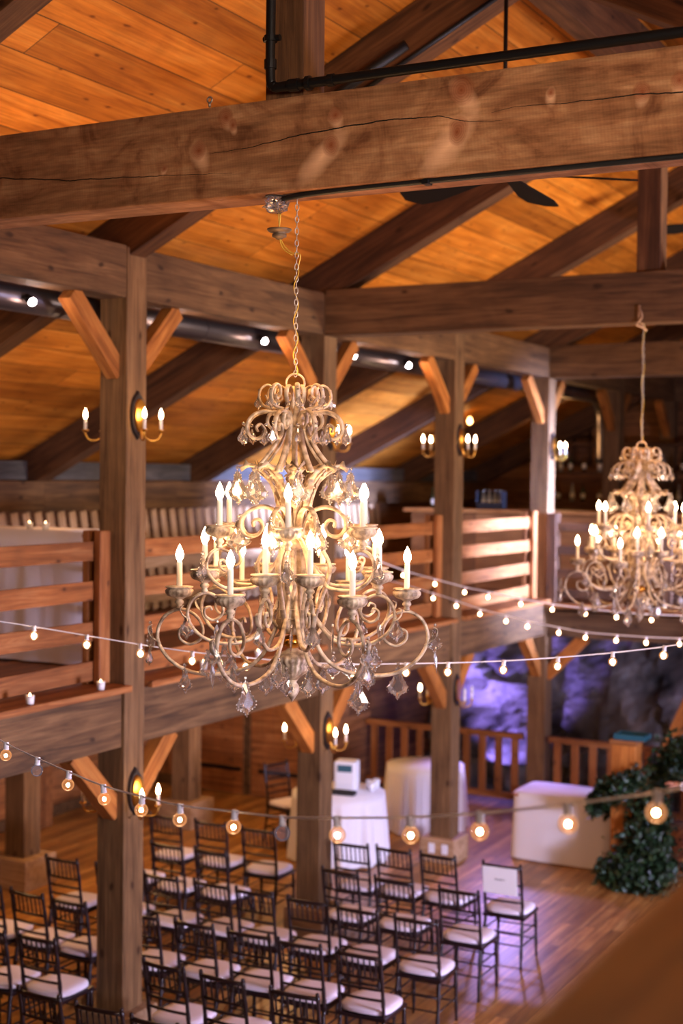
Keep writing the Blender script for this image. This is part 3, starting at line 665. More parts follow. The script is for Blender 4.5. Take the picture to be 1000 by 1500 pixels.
# ---------------------------------------------------------------- duct, spots, pipe, fan
root=empty('ventilation_duct',(-6.96,5,5.62)); tag(root,'dark round spiral duct running behind the posts under the plate','duct')
pts=[(-6.96,1.5,5.62),(-6.96,12,5.62),(-6.96,20.9,5.62),(-6.97,21.35,5.56),(-7.0,21.6,5.35),(-7.0,21.65,5.0),(-7.0,21.65,4.6)]
pts=[Vector(p)-Vector((-6.96,5,5.62)) for p in pts]
bm=bmesh.new(); tube(bm,[pts[0],pts[1],pts[2]]+cr(pts[2:],5)[1:],.108,24); bmo('duct_pipe',bm,M['duct'],root,True)
y=1.8
while y<20.8:
    bm=bmesh.new(); yy=y-5
    tube(bm,[(0,yy-.012,0),(0,yy+.012,0)],.114,24); bmo('duct_joint',bm,M['duct'],root,False); y+=.95
for k,Y in enumerate((5.4,7.97,9.70,11.14,12.87,14.16)):
    root=empty('spot_lamp',(-6.83,Y,5.58)); tag(root,'small bright spot lamp clipped to the duct, '+['outside the left edge','left of the nearest post','just right of the nearest post','left of the second post','right of the second post','left of the third post'][k],'spot lamp')
    bm=bmesh.new(); tube(bm,[(0.0,0,.03),(.05,0,-.005)],[.026,.034],16); bmo('housing',bm,M['black_iron'],root,True)
    bm=bmesh.new(); bmesh.ops.create_uvsphere(bm,u_segments=14,v_segments=10,radius=.03); 
    for v in bm.verts: v.co+=Vector((.055,0,-.01))
    bmo('lens',bm,M['spotlens'],root,True)
    lamp('spot_light','POINT',(-6.66,Y,5.45),2.2,(1,.60,.42),.04)
bp=Vector((-3.40,5.62,6.115))
root=empty('gas_pipe',(-3.40,5.62,6.1)); tag(root,'black iron pipe running along the top of the foreground beam and up the king post','pipe')
bm=bmesh.new(); tube(bm,cr([(0,0,1.4),(0,0,.5),(0,0,.08),(.02,0,.02),(.09,0,.012),(.6,.0,.012),(3.2,0,.012)],5),.022,14); bmo('pipe_run',bm,M['black_iron'],root,True)
for p0,p1,r in(((0,0,.1),(0,0,.14),.029),((.1,0,.012),(.15,0,.012),.029),((.19,0,.012),(.21,0,.012),.033),((.30,0,.012),(.33,0,.012),.028)):
    bm=bmesh.new(); tube(bm,[p0,p1],r,14); bmo('pipe_fitting',bm,M['black_iron'],root)
bm=bmesh.new(); tube(bm,[(-.035,0,.235),(.05,0,.235)],.014,10); tube(bm,[(0,0,.222),(0,0,.248)],.031,14); bmo('pipe_clamp',bm,M['black_iron'],root)
root=empty('roof_pipe',(-4.0,8.7,7.0)); tag(root,'black conduit climbing along the rafter above the foreground beam','pipe')
c=1/math.sqrt(1+SL*SL)
def rf(x,y,dz): return Vector((x+4.0,y-8.7,7.58-SL*(RX-x)+dz-7.0))
bm=bmesh.new(); tube(bm,[rf(-5.2,8.66,-.03),rf(-3.5,8.66,-.03)],.018,10); bmo('conduit_run',bm,M['black_iron'],root,True)
bm=bmesh.new(); tube(bm,[rf(-5.2,8.58,.02),rf(-4.15,8.58,.03)],.035,12); bmo('lamp_tube',bm,M['black_iron'],root,True)
root=empty('electric_cable',(-3.40,5.73,5.65)); tag(root,'black cable stapled under the foreground beam towards the right','cable')
bm=bmesh.new(); tube(bm,cr([(-.02,.03,-.02),(.06,.0,-.012),(.4,-.02,-.006),(1.4,-.035,-.006),(2.4,-.04,-.006),(3.4,-.04,-.006)],6),.013,10); bmo('cable_run',bm,M['cable'],root,True)
for x in(.75,1.9):
    bm=bmesh.new(); box(bm,(x,-.03,-.012),(.03,.05,.02)); bmo('staple',bm,M['black_iron'],root)
root=empty('hook',(-3.78,5.70,6.088)); tag(root,'small bright eye hook screwed into the top of the foreground beam','hook')
bm=bmesh.new(); tube(bm,[(0,0,0),(0,0,.02)],.006,8); tube(bm,[(.013*math.cos(a),0,.034+.013*math.sin(a)) for a in [2*PI*k/16 for k in range(16)]],.0045,8,True); bmo('eye',bm,M['steel'],root,True)
def fan(hub,zt,a0,label):
    root=empty('ceiling_fan',hub); tag(root,label,'ceiling fan')
    bm=bmesh.new(); tube(bm,[(0,0,.1),(0,0,zt-hub[2])],.013,10); bmo('down_rod',bm,M['black_iron'],root,True)
    bm=bmesh.new(); lathe(bm,[(0,-.03),(.06,-.03),(.11,.0),(.12,.06),(.09,.11),(.03,.13),(0,.13)],24); bmo('motor',bm,M['fan'],root,True)
    for k in range(5):
        a=a0+k*2*PI/5; bm=bmesh.new(); ol=[(.14,.04),(.2,.055),(.62,.125),(.76,.11),(.81,.0),(.76,-.11),(.62,-.125),(.2,-.055),(.14,-.04)]
        t=[bm.verts.new((x,y,.012)) for x,y in ol]; b2=[bm.verts.new((x,y,0)) for x,y in ol]; bm.faces.new(t); bm.faces.new(b2[::-1])
        for i in range(len(ol)): bm.faces.new((t[i],b2[i],b2[(i+1)%len(ol)],t[(i+1)%len(ol)]))
        o=bmo('blade',bm,M['fan'],root); o.rotation_euler=(math.radians(12),0.07,a)
fan((-3.33,8.28,6.22),7.46,math.radians(92),'dark ceiling fan whose blades show below the foreground beam')
fan((-3.33,14.5,6.9),7.46,math.radians(200),'dark ceiling fan further down the hall by the right picture edge')
# ---------------------------------------------------------------- chiavari chairs
def make_chair():
    root=empty('chiavari_chair'); m=M['chiavari']; W=.395; D=.39; w=W/2; d=D/2
    # seat frame + cushion
    bm=bmesh.new(); box(bm,(0,0,.43),(W,D,.03),None,.008); bmo('seat_frame',bm,m,root)
    bm=bmesh.new(); bmesh.ops.create_cube(bm,size=1); bmesh.ops.subdivide_edges(bm,edges=bm.edges,cuts=7,use_grid_fill=True)
    for v in bm.verts:
        x,y,z=v.co*2; q=1-.10*(abs(x)**4)*(abs(y)**2)-.10*(abs(y)**4)*(abs(x)**2)
        e=(1-abs(x)**6)*(1-abs(y)**6); v.co=Vector((x*q*(w+.005),y*q*(d+.005),(.028*z*(.45+.55*e**.6))+.475))
    bmo('seat_cushion',bm,M['cushion'],root,True)
    def leg(x,y,x2,y2,z1=.43):
        bm=bmesh.new(); n=12; P=[];Rr=[]
        for k in range(n+1):
            t=k/n; P.append((x2+(x-x2)*t,y2+(y-y2)*t,z1*t)); Rr.append(.0115+.004*t+(.0035 if k in(3,4,8,9) else 0))
        tube(bm,P,Rr,8); return bm
    for sx in(-1,1):
        bmo('leg',leg(sx*(w-.02),d-.02,sx*(w-.012),d-.008),m,root,True)
        bmo('leg',leg(sx*(w-.025),-d+.02,sx*(w-.012),-d-.045),m,root,True)
    for z,f in((.30,.6),(.19,.3)):
        bm=bmesh.new(); 
        for sx in(-1,1): tube(bm,[(sx*(w-.018),d-.018,z),(sx*(w-.018),-d+.0,z)],.0075,8)
        tube(bm,[(-w+.02,d-.018,z-.03),(w-.02,d-.018,z-.03)],.0075,8); tube(bm,[(-w+.02,-d-.01,z),(w-.02,-d-.01,z)],.0075,8)
        bmo('stretcher',bm,m,root,True)
    back=lambda z:-d+.02-.075*(max(0,z-.43)/.49)**1.3
    bm=bmesh.new(); tube(bm,[((w-.03)*(-1+2*k/6),back(.895)-.012*(1-(k/3-1)**2),.895) for k in range(7)],.016,8); fr=bmo('backrest',bm,m,root,True)
    for sx in(-1,1):
        bm=bmesh.new(); P=[(sx*(w-.022),back(z),z) for z in[.42+.50*k/16 for k in range(17)]]; tube(bm,P,[.0135+(.003 if k in(4,5,10,11,15) else 0) for k in range(17)],8)
        lathe(bm,[(0,.0),(.014,.004),(.012,.02),(0,.026)],10,(sx*(w-.022),back(.92),.915)); bmo('back_post',bm,m,fr,True)
    for z,h in((.735,.011),(.655,.011),(.575,.011)):
        bm=bmesh.new(); tube(bm,[((w-.03)*(-1+2*k/6),back(z)-.012*(1-(k/3-1)**2),z) for k in range(7)],h,8); bmo('back_rail',bm,m,fr,True)
    for k in range(7):
        x=(w-.035)*(-1+2*(k+.5)/7); bm=bmesh.new()
        P=[(x,back(z)-.010,z) for z in(.74,.775,.815,.855,.885)]; tube(bm,P,[.0055,.0075,.0055,.0075,.0055],6); bmo('spindle',bm,m,fr,True)
    return root
proto=make_chair(); index(proto)
rows=[('front row',12.12,[(-4.72,),(-5.32,),(-5.77,),(-6.22,),(-7.27,),(-7.80,),(-8.36,)]),
('second row',11.22,[(-4.75,),(-5.33,),(-5.87,),(-7.19,),(-7.67,),(-8.15,)]),
('third row',10.33,[(-4.71,),(-5.21,),(-5.71,),(-6.17,),(-6.62,),(-7.10,),(-7.64,),(-8.18,)]),
('row just beyond the nearest post',9.37,[(-4.73,),(-5.21,),(-5.65,),(-6.15,),(-6.64,),(-7.31,),(-7.75,),(-8.19,)]),
('row level with the nearest post',8.50,[(-4.74,),(-5.30,),(-5.78,),(-6.97,),(-7.39,),(-7.85,)]),
('last row at the bottom',7.62,[(-4.78,),(-5.24,),(-5.69,),(-6.19,)])]
ordn=['first','second','third','fourth','fifth','sixth','seventh','eighth']
used=False
for nm,Y,xs in rows:
    for k,(x,) in enumerate(xs):
        o=proto if not used else copy_tree(proto); used=True
        o.location=(x+R_.uniform(-.015,.015),Y+R_.uniform(-.02,.02),0); o.rotation_euler=(0,0,R_.uniform(-.07,.07))
        lab='dark chair with white cushion, %s from the right, %s'%(ordn[k],nm)
        if k==0 and Y>12: lab='dark chair with a white paper sign over its back, front row end'
        tag(o,lab,'chair','ceremony chairs in rows')
c0=proto; 
o=copy_tree(proto); o.location=(-8.52,14.66,0); o.rotation_euler=(0,0,-1.9); tag(o,'dark chiavari chair standing alone beside the gift table behind the second post','chair')
root=empty('chair_sign',(c0.location.x,c0.location.y-.255,.665),c0.rotation_euler.z); root.rotation_euler=(math.radians(8),0,c0.rotation_euler.z); tag(root,'white paper sign draped over the back of the front row end chair','sign')
bm=bmesh.new(); box(bm,(0,-.002,.11),(.32,.006,.25),None,.002); bmo('sheet',bm,M['paper'],root)
bm=bmesh.new(); tube(bm,cr([(-.05,-.007,.12),(-.035,-.007,.13),(-.03,-.007,.118),(-.015,-.007,.126),(0,-.007,.117),(.01,-.007,.13),(.022,-.007,.118),(.035,-.007,.126),(.05,-.007,.12)],4),.0028,6); bmo('lettering',bm,M['ink'],root)
# ---------------------------------------------------------------- sconces
def make_sconce(lit):
    root=empty('wall_sconce'); fl=M['flame'] if lit else M['flame_off']
    def oval(a,b,t0,t1,n=28,point=0):
        bm=bmesh.new(); A=[];B=[]
        for k in range(n):
            an=2*PI*k/n; y,z=a*math.cos(an),b*math.sin(an)
            if point and abs(math.cos(an))<.25: z*=1+point*(1-abs(math.cos(an))/.25)
            A.append(bm.verts.new((t0,y,z))); B.append(bm.verts.new((t1,y*.93,z*.93)))
        for k in range(n): bm.faces.new((A[k],A[(k+1)%n],B[(k+1)%n],B[k]))
        bm.faces.new(A); bm.faces.new(B); return bm
    bmo('backplate',oval(.088,.165,0,.025,point=.14),M['darkwood'],root)
    bmo('reflector',oval(.066,.125,.026,.042),M['brass'],root)
    for s in(-1,1):
        bm=bmesh.new(); tube(bm,cr([(.04,0,-.10),(.06,s*.02,-.16),(.09,s*.05,-.19),(.13,s*.085,-.185),(.15,s*.10,-.15),(.15,s*.105,-.125)],4),.007,8); arm=bmo('arm',bm,M['brass'],root,True)
        bm=bmesh.new(); lathe(bm,[(0,-.13),(.012,-.13),(.026,-.115),(.026,-.11),(.012,-.107),(0,-.107)],16,(.15,s*.105,0)); bmo('drip_pan',bm,M['brass'],arm,True)
        bm=bmesh.new(); lathe(bm,[(0,-.107),(.0125,-.107),(.0125,-.025),(0,-.025)],12,(.15,s*.105,0)); bmo('candle_sleeve',bm,M['sleeve'],arm,True)
        bm=bmesh.new(); lathe(bm,[(0,-.026),(.011,-.022),(.016,-.004),(.014,.018),(.006,.038),(0,.055)],12,(.15,s*.105,0)); bmo('candle_bulb',bm,fl,arm,True)
    return root
sp={True:None,False:None}
def sconce(loc,rz,label,lit=True):
    if sp[lit] is None: o=make_sconce(lit); index(o); sp[lit]=o
    else: o=copy_tree(sp[lit])
    o.location=loc; o.rotation_euler=(0,0,rz); tag(o,label,'wall sconce','double candle sconces')
nmp={1:'nearest tall post',2:'second post',3:'third post',4:'corner fourth post'}
for i in(1,2,3,4):
    for s,rz,nm in((1,0,'hall'),(-1,PI,'outer')):
        if i==4 and s<0: continue
        sconce((XP+s*.125,PY(i),4.80 if i==1 else 4.78),rz,'brass double candle sconce, %s side of the %s, upper level'%(nm,nmp[i]))
for i in(1,2,3):
    for s,rz,nm in((1,0,'hall'),(-1,PI,'outer')):
        sconce((XP+s*.125,PY(i),1.95),rz,'brass double candle sconce, %s side of the %s, lower level'%(nm,nmp[i]),not(i==3 and s==1))
# ---------------------------------------------------------------- string lights
def strand(pts_b,name_label,R=.025,far=False,ext=None,off=(),sz=1,cordr=.0035):
    """pts_b: socket points on the cord"""
    root=empty('string_light',pts_b[0]); tag(root,name_label,'string light'); o0=Vector(pts_b[0])
    cord=[Vector(p)-o0 for p in ([ext[0]] if ext and ext[0] is not None else [])+list(pts_b)+([ext[1]] if ext and ext[1] is not None else [])]
    bm=bmesh.new(); tube(bm,cr(cord,5),cordr,8); bmo('cord',bm,M['white_cord'],root,True)
    proto={}
    for k,p in enumerate(pts_b):
        q=Vector(p)-o0; lit=k not in off
        if 's' not in proto:
            bm=bmesh.new(); lathe(bm,[(0,.004),(.008,.003),(.011,-.004),(.011,-.020),(.0125,-.021),(.0125,-.027),(0,-.027)],14)
            box(bm,(0,0,-.002),(.022,.012,.016),None,.002); s=bmo('socket',bm,M['white_cord'],root,True); proto['s']=s
            bm=bmesh.new(); n=12; prof=[(0,-.024),(.010,-.025),(.0115,-.029)]+[(R*math.sin(a),-.051+R*math.cos(a)) for a in [.55+(PI-.55)*j/n for j in range(n)]]+[(0,-.051-R)]
            lathe(bm,prof,20); g=bmo('glass_globe',bm,M['globe'],s,True); proto['g']=g
            bm=bmesh.new(); fr=R*(.30 if not far else .62); bmesh.ops.create_uvsphere(bm,u_segments=12,v_segments=8,radius=fr)
            for v in bm.verts: v.co.z=v.co.z*1.1-.052
            f=bmo('filament',bm,M['filament_far'] if far else M['filament'],s,True); proto['f']=f
        else:
            s=proto['s'].copy(); C.objects.link(s)
            g=proto['g'].copy(); C.objects.link(g); g.parent=s
            if lit: f=proto['f'].copy(); C.objects.link(f); f.parent=s
        if not lit:
            g.data=g.data.copy(); g.data.materials[0]=M['globe_off']
        s.location=q; tilt=R_.uniform(-.12,.12); s.rotation_euler=(R_.uniform(-.1,.1),tilt,0)
    return root
# near strand
nb=[(9,1100),(55,1122),(101,1143),(151,1161),(208,1178),(264,1193),(344,1203),(414,1216),(493,1217),(601,1217),(703,1215),(831,1198),(964,1182)]
cy=[1089,1111,1131,1151,1167,1180,1189,1197,1198,1197,1191,1178,1160]
P=[]
zt=[6.2-(6.2-3.4)*k/12 for k in range(13)]
for (px,py),y_,z_ in zip(nb,cy,zt):
    P.append(unp(px,y_,z_))
P[7]=unp(414,1197,zt[7])
strand(P,'nearest white string of clear globe bulbs sagging across the lower picture',ext=(unp(-60,1050,6.6),unp(1110,1135,3.1)),off=(1,7))
s2=[(50,918),(127,931),(205,944),(282,955),(360,963),(438,970),(516,973),(595,972),(656,971),(738,968),(817,963),(897,956),(973,947)]
strand([unp(x,y,8.1) for x,y in s2],'string of bulbs passing just behind and below the large chandelier',far=True,ext=(unp(-30,906,8.1),unp(1060,932,8.0)),cordr=.004)
s3=[(590,836),(636,849),(681,861),(715,868),(763,878),(809,886),(856,892),(903,897),(955,901),(1003,903)]
n=len(s3); strand([unp(x,y-1,14.2-1.2*k/n) for k,(x,y) in enumerate(s3)],'upper far string of bulbs running towards the far chandelier',far=True,ext=(unp(500,800,14.2),unp(1080,908,12.8)),cordr=.006)
s4=[(634,870),(668,881),(703,893),(741,903),(773,911),(818,920),(858,927),(903,931),(946,934),(994,936)]
n=len(s4); strand([unp(x,y-1,14.6-2.2*k/n) for k,(x,y) in enumerate(s4)],'lower far string of bulbs sagging under the far chandelier',far=True,ext=(unp(530,838,15.2),unp(1080,938,12.2)),cordr=.006)
# ---------------------------------------------------------------- chandeliers
PXM=.003165
def PZ(y): return (696-y)*PXM      # height relative to eye level
def pl(pts): return [(x*PXM,PZ(y)) for x,y in pts]
def spiral(c,r0,r1,a0,a1,n=14):
    return [(c[0]+(r0+(r1-r0)*k/n)*math.cos(a0+(a1-a0)*k/n),c[1]+(r0+(r1-r0)*k/n)*math.sin(a0+(a1-a0)*k/n)) for k in range(n+1)]
def planar(bm,pts,t,w,sm=5,taper=True):
    P3=cr([(r,0,z) for r,z in pts],sm); n=len(P3)
    tt=[t*(1-.45*(k/(n-1))) if taper else t for k in range(n)]; tube(bm,P3,tt,8,flat=((0,1,0),[w*(1-.35*(k/(n-1))) if taper else w for k in range(n)]))
def crystal(kind,w,h):
    bm=bmesh.new()
    bmesh.ops.create_icosphere(bm,subdivisions=1,radius=.0085)
    t=w*.17
    if kind=='kite': ol=[(0,0),(.16,-.12),(.2,-.3),(.5,-.62),(.42,-.78),(.16,-.86),(0,-1),(-.16,-.86),(-.42,-.78),(-.5,-.62),(-.2,-.3),(-.16,-.12)]
    elif kind=='spear': ol=[(0,0),(.25,-.1),(.5,-.3),(.3,-.7),(0,-1),(-.3,-.7),(-.5,-.3),(-.25,-.1)]
    else: ol=[(0,0),(.3,-.15),(.5,-.55),(.35,-.85),(0,-1),(-.35,-.85),(-.5,-.55),(-.3,-.15)]
    z0=-.014; mid=[bm.verts.new((x*w,0,z0+z*h)) for x,z in ol]; cz=-.6 if kind=='kite' else -.5
    fr=[bm.verts.new((x*w*.5,-t,z0+(cz+(z-cz)*.55)*h)) for x,z in ol]; bk=[bm.verts.new((x*w*.5,t,z0+(cz+(z-cz)*.55)*h)) for x,z in ol]
    n=len(ol)
    if w>.06:
        for q in cr([(x*w*1.04,0,z0+z*h*1.01) for x,z in ol],2,True): bmesh.ops.create_icosphere(bm,subdivisions=1,radius=.0042,matrix=Matrix.Translation(q))
    for k in range(n):
        j=(k+1)%n; bm.faces.new((mid[k],mid[j],fr[j],fr[k])); bm.faces.new((mid[j],mid[k],bk[k],bk[j]))
    bm.faces.new(fr); bm.faces.new(bk[::-1])
    bmesh.ops.recalc_face_normals(bm,faces=bm.faces)
    me=bpy.data.meshes.new('crystal_'+kind); bm.to_mesh(me); bm.free(); me.materials.append(M['crystal']); return me
def make_chandelier():
    root=empty('chandelier',(0,0,0)); m=M['chand']
    def rep(name,bm,angs,smooth=True,mat=None,parent=None):
        me=None; out=[]
        bmesh.ops.recalc_face_normals(bm,faces=bm.faces); me=bpy.data.meshes.new(name); bm.to_mesh(me); bm.free()
        for a in angs:
            o=link(name,me,mat or m,root,smooth); o.rotation_euler=(0,0,a); out.append(o)
        return out
    FR=-PI/2-math.radians(-28.2+90)+math.radians(90)   # toward the camera
    # direction towards camera in world
    tocam=math.atan2(-5.79,3.35)
    def ang(deg): return tocam+math.radians(deg)     # deg>0 moves to picture right
    eight=[ang(22.5+45*k) for k in range(8)]
    eightb=[ang(4+45*k) for k in range(8)]
    # stem & column
    bm=bmesh.new(); lathe(bm,[(0,PZ(566)),(.012,PZ(568)),(.02,PZ(576)),(.012,PZ(584)),(.012,PZ(600)),(.024,PZ(620)),(.014,PZ(634)),(.013,PZ(660)),(.018,PZ(700)),(.03,PZ(740)),(.045,PZ(760)),(.035,PZ(778)),(.045,PZ(790))],20); bmo('stem',bm,m,root,True)
    bm=bmesh.new(); lathe(bm,[(.055,PZ(790)),(.078,PZ(796)),(.08,PZ(802)),(.066,PZ(808)),(.070,PZ(900)),(.076,PZ(918)),(.06,PZ(926)),(.03,PZ(930))],64,mod=.16,modn=16,modr=(PZ(921),PZ(806))); bmo('fluted_column',bm,m,root,True)
    bm=bmesh.new(); lathe(bm,[(.02,PZ(931))]+[(.052*math.sin(a)+.003,PZ(941)+.032*math.cos(a)) for a in [.3+2.5*k/10 for k in range(11)]]+[(.02,PZ(952))],28); bmo('gilded_ball',bm,M['gold'],root,True)
    bm=bmesh.new(); lathe(bm,[(.02,PZ(950)),(.034,PZ(954)),(.07,PZ(959)),(.086,PZ(964)),(.084,PZ(970)),(.068,PZ(975)),(.074,PZ(979)),(.066,PZ(986)),(.04,PZ(993)),(.026,PZ(997)),(0,PZ(998))],72,mod=.14,modn=20,modr=(PZ(990),PZ(964))); bmo('bowl',bm,m,root,True)
    bm=bmesh.new(); lathe(bm,[(.028,PZ(997)),(.018,PZ(1001)),(.03,PZ(1006)),(.034,PZ(1013)),(.024,PZ(1020)),(.010,PZ(1026)),(0,PZ(1031))],24,mod=.15,modn=8); bmo('finial',bm,m,root,True)
    # crown
    bm=bmesh.new(); planar(bm,pl([(7,626),(9,606),(11,588),(16,572),(24,566),(32,571),(33,583),(27,590),(21,585),(23,578),(27,579)]),.008,.014); rep('crown_scroll',bm,eight)
    bm=bmesh.new(); planar(bm,pl([(8,622),(14,608),(24,600),(36,598),(47,594),(53,582),(50,570),(41,564),(33,569),(33,580),(40,585),(44,579)]),.008,.014); rep('crown_scroll',bm,eightb)
    # ribs
    bm=bmesh.new(); planar(bm,pl([(64,690),(46,672),(30,650),(22,632),(20,616),(25,606),(34,604),(42,610),(43,621),(36,628),(29,624),(31,617),(35,618)]),.010,.014); planar(bm,pl([(54,690),(37,672),(22,650),(15,632),(13,616),(17,603),(26,597),(35,600)]),.007,.010); rep('crown_rib',bm,eight)
    bm=bmesh.new(); planar(bm,pl([(24,622),(30,608),(46,603),(64,608),(74,620),(74,634),(64,643),(53,640),(48,630),(54,622),(61,626),(59,632)]),.009,.014); rep('crown_scroll',bm,eight)
    # acanthus leaves
    bm=bmesh.new(); mid=cr([(.075,0,PZ(745)),(.092,0,PZ(724)),(.118,0,PZ(705)),(.155,0,PZ(691)),(.20,0,PZ(683)),(.25,0,PZ(688))],6); n=len(mid); g=[]
    for k,p in enumerate(mid):
        t=k/(n-1); wd=(.008+.027*math.sin(PI*min(1,t*.93+.07)**1.3)**.8)*(1-.42*(k%2)); wd=max(wd*(1 if k<n-2 else .5),.003)
        dirv=(mid[min(k+1,n-1)]-mid[max(k-1,0)]).normalized(); nr=Vector((0,1,0)).cross(dirv)
        g.append([p+Vector((0,y*wd,0))-nr*(abs(y)**1.5*.012)-dirv*(abs(y)*.012*(1 if k%3 else -.3)) for y in(-1,-.5,0,.5,1)])
    vs=[[bm.verts.new(q) for q in r] for r in g]
    for a,b in zip(vs,vs[1:]):
        for j in range(4): bm.faces.new((a[j],a[j+1],b[j+1],b[j]))
    bmesh.ops.recalc_face_normals(bm,faces=bm.faces); bmesh.ops.solidify(bm,geom=bm.faces[:],thickness=.005)
    planar(bm,pl([(14,772),(17,750),(24,728),(37,706),(58,688)]),.007,.010); planar(bm,pl([(9,772),(11,748),(17,722),(30,700),(50,684)]),.005,.007)
    rep('acanthus_leaf',bm,eightb)
    # third tier scrolls and cage
    bm=bmesh.new(); planar(bm,pl([(12,800),(16,772),(26,752),(44,743),(64,745),(80,757),(84,772),(74,785),(58,784),(50,772),(56,762),(65,764),(64,772)]),.010,.017); rep('body_scroll',bm,eight)
    bm=bmesh.new(); planar(bm,pl([(16,786),(34,796),(50,812),(58,832),(52,858),(42,884),(34,906),(26,918)]),.008,.014,taper=False); rep('cage_rib',bm,eight)
    bm=bmesh.new()
    for r,y in((33,905),(44,890)): tube(bm,[(r*PXM*math.cos(a),r*PXM*math.sin(a),PZ(y)) for a in[2*PI*k/40 for k in range(40)]],.0016,6,True)
    bmo('wire_ring',bm,m,root,True)
    bm=bmesh.new(); tube(bm,[(.043*math.cos(a)*math.cos(tocam+PI/2),.043*math.cos(a)*math.sin(tocam+PI/2),PZ(561)+.043*math.sin(a)) for a in[2*PI*k/28 for k in range(28)]],.0055,8,True); bmo('hanging_loop',bm,m,root,True)
    # arms
    cupm=None
    def arm(a,Rr,ztop,s):
        nonlocal cupm
        zc=ztop-.105
        path=[(.05,zc+.06*s),(.085,zc-.10*s),(.16,zc-.235*s),(.28 if Rr>.5 else Rr*.55,zc-.295*s),(Rr-.08*s,zc-.30*s),(Rr+.04*s,zc-.24*s),(Rr+.10*s,zc-.14*s),(Rr+.075*s,zc-.045*s),(Rr,zc-.002),(Rr-.075*s,zc-.03*s),(Rr-.11*s,zc-.09*s)]
        sp_=[(Rr-.10*s,zc-.14*s),(Rr-.05*s,zc-.165*s),(Rr-.005,zc-.14*s),(Rr-.0,zc-.10*s),(Rr-.03*s,zc-.085*s),(Rr-.045*s,zc-.105*s)]
        bm=bmesh.new(); planar(bm,path+sp_,.0105*(.8+.2*s),.0115,5)
        # leaf curl on the arm
        planar(bm,[(Rr+.085*s,zc-.16*s),(Rr+.13*s,zc-.13*s),(Rr+.145*s,zc-.09*s),(Rr+.125*s,zc-.075*s)],.004,.012,4)
        o=bmo('candle_arm',bm,m,root,True); o.rotation_euler=(0,0,a)
        if cupm is None:
            bm=bmesh.new(); lathe(bm,[(0,-.105),(.012,-.105),(.016,-.098),(.011,-.088),(.021,-.078),(.021,-.070),(.014,-.062),(.026,-.054),(.053,-.044),(.063,-.030),(.064,-.018),(.054,-.008),(.065,-.006),(.065,0),(.0,0)],56,mod=.12,modn=18,modr=(-.05,-.012))
            cupm=[bpy.data.meshes.new('candle_cup')]; bmesh.ops.recalc_face_normals(bm,faces=bm.faces); bm.to_mesh(cupm[0]); bm.free(); cupm[0].materials.append(m); cupm[0].polygons.foreach_set('use_smooth',[True]*len(cupm[0].polygons))
            bm=bmesh.new(); lathe(bm,[(0,.0),(.0135,.0),(.0132,.11),(.009,.118),(0,.118)],14); me=bpy.data.meshes.new('candle_sleeve'); bm.to_mesh(me); bm.free(); me.materials.append(M['sleeve']); me.polygons.foreach_set('use_smooth',[True]*len(me.polygons)); cupm.append(me)
            bm=bmesh.new(); lathe(bm,[(0,.116),(.009,.118),(.0175,.135),(.0190,.149),(.014,.168),(.0055,.186),(0,.197)],14); me=bpy.data.meshes.new('candle_bulb'); bm.to_mesh(me); bm.free(); me.materials.append(M['flame']); me.polygons.foreach_set('use_smooth',[True]*len(me.polygons)); cupm.append(me)
        for me in cupm:
            c=bpy.data.objects.new(me.name,me); C.objects.link(c); c.parent=o; c.location=(Rr,0,ztop)
        return a
    T=[arm(ang(d),.375,4.13-4.36,.62) for d in(-4,56,116,176,-124,-64)]
    Lw=[arm(ang(d),.53,3.838-4.36,1.0) for d in(-31,29,89,149,-151,-91)]
    Md=[arm(ang(d),.42,3.925-4.36,.78) for d in(-17,10,68,-75,112,-118,160,-162)]
    # crystals
    K={'s':crystal('kite',.046,.078),'m':crystal('kite',.068,.115),'l':crystal('kite',.098,.155),'sp':crystal('spear',.024,.11),'d':crystal('kite',.05,.085)}
    def cry(a,r,z,k,tw=None):
        o=bpy.data.objects.new('crystal_pendant',K[k]); C.objects.link(o); o.parent=root; o.location=(r*math.cos(a),r*math.sin(a),z); o.rotation_euler=(R_.uniform(-.08,.08),R_.uniform(-.08,.08),tocam+PI/2+(tw if tw is not None else R_.uniform(-.9,.9)))
    for a in eightb: cry(a,.165,PZ(572),'s')
    for a in eight: cry(a,.085,PZ(577),'sp')
    for a in eightb: cry(a,.20,PZ(624),'s')
    for a in eight: cry(a,.255,PZ(622),'d')
    for k,a in enumerate(eightb): cry(a,.265,PZ(686),'l',R_.uniform(-.5,.5))
    for a in eight: cry(a,.275,PZ(757),'l',R_.uniform(-.6,.6))
    for a in T: cry(a,.455,PZ(808),'m'); 
    for a in Md[:4]: cry(a,.50,PZ(893),'m'); cry(a+.28,.40,PZ(905),'sp')
    for j,a in enumerate(Lw):
        cry(a,.665,PZ(915),'m'); cry(a,.665,PZ(948),'d' if j%2 else 'sp')
        cry(a+.12,.50,PZ(975),'l' if j<3 else 'm'); cry(a+.4,.42,PZ(950),'m'); cry(a-.3,.36,PZ(965),'m')
    for j in range(4): cry(ang(-50+40*j),.15,PZ(975),'m')
    # chain of links, wire, canopy
    return root
ch=make_chandelier(); ch.location=(-3.352,5.79,4.36)
tag(ch,'large sharp candle chandelier with crystals hanging from the foreground beam','chandelier')
index(ch)
c2=copy_tree(ch); c2.location=(-3.50,11.88,4.36-.155)
tag(c2,'smaller-looking blurred crystal chandelier at the right, hanging from the second tie beam','chandelier')
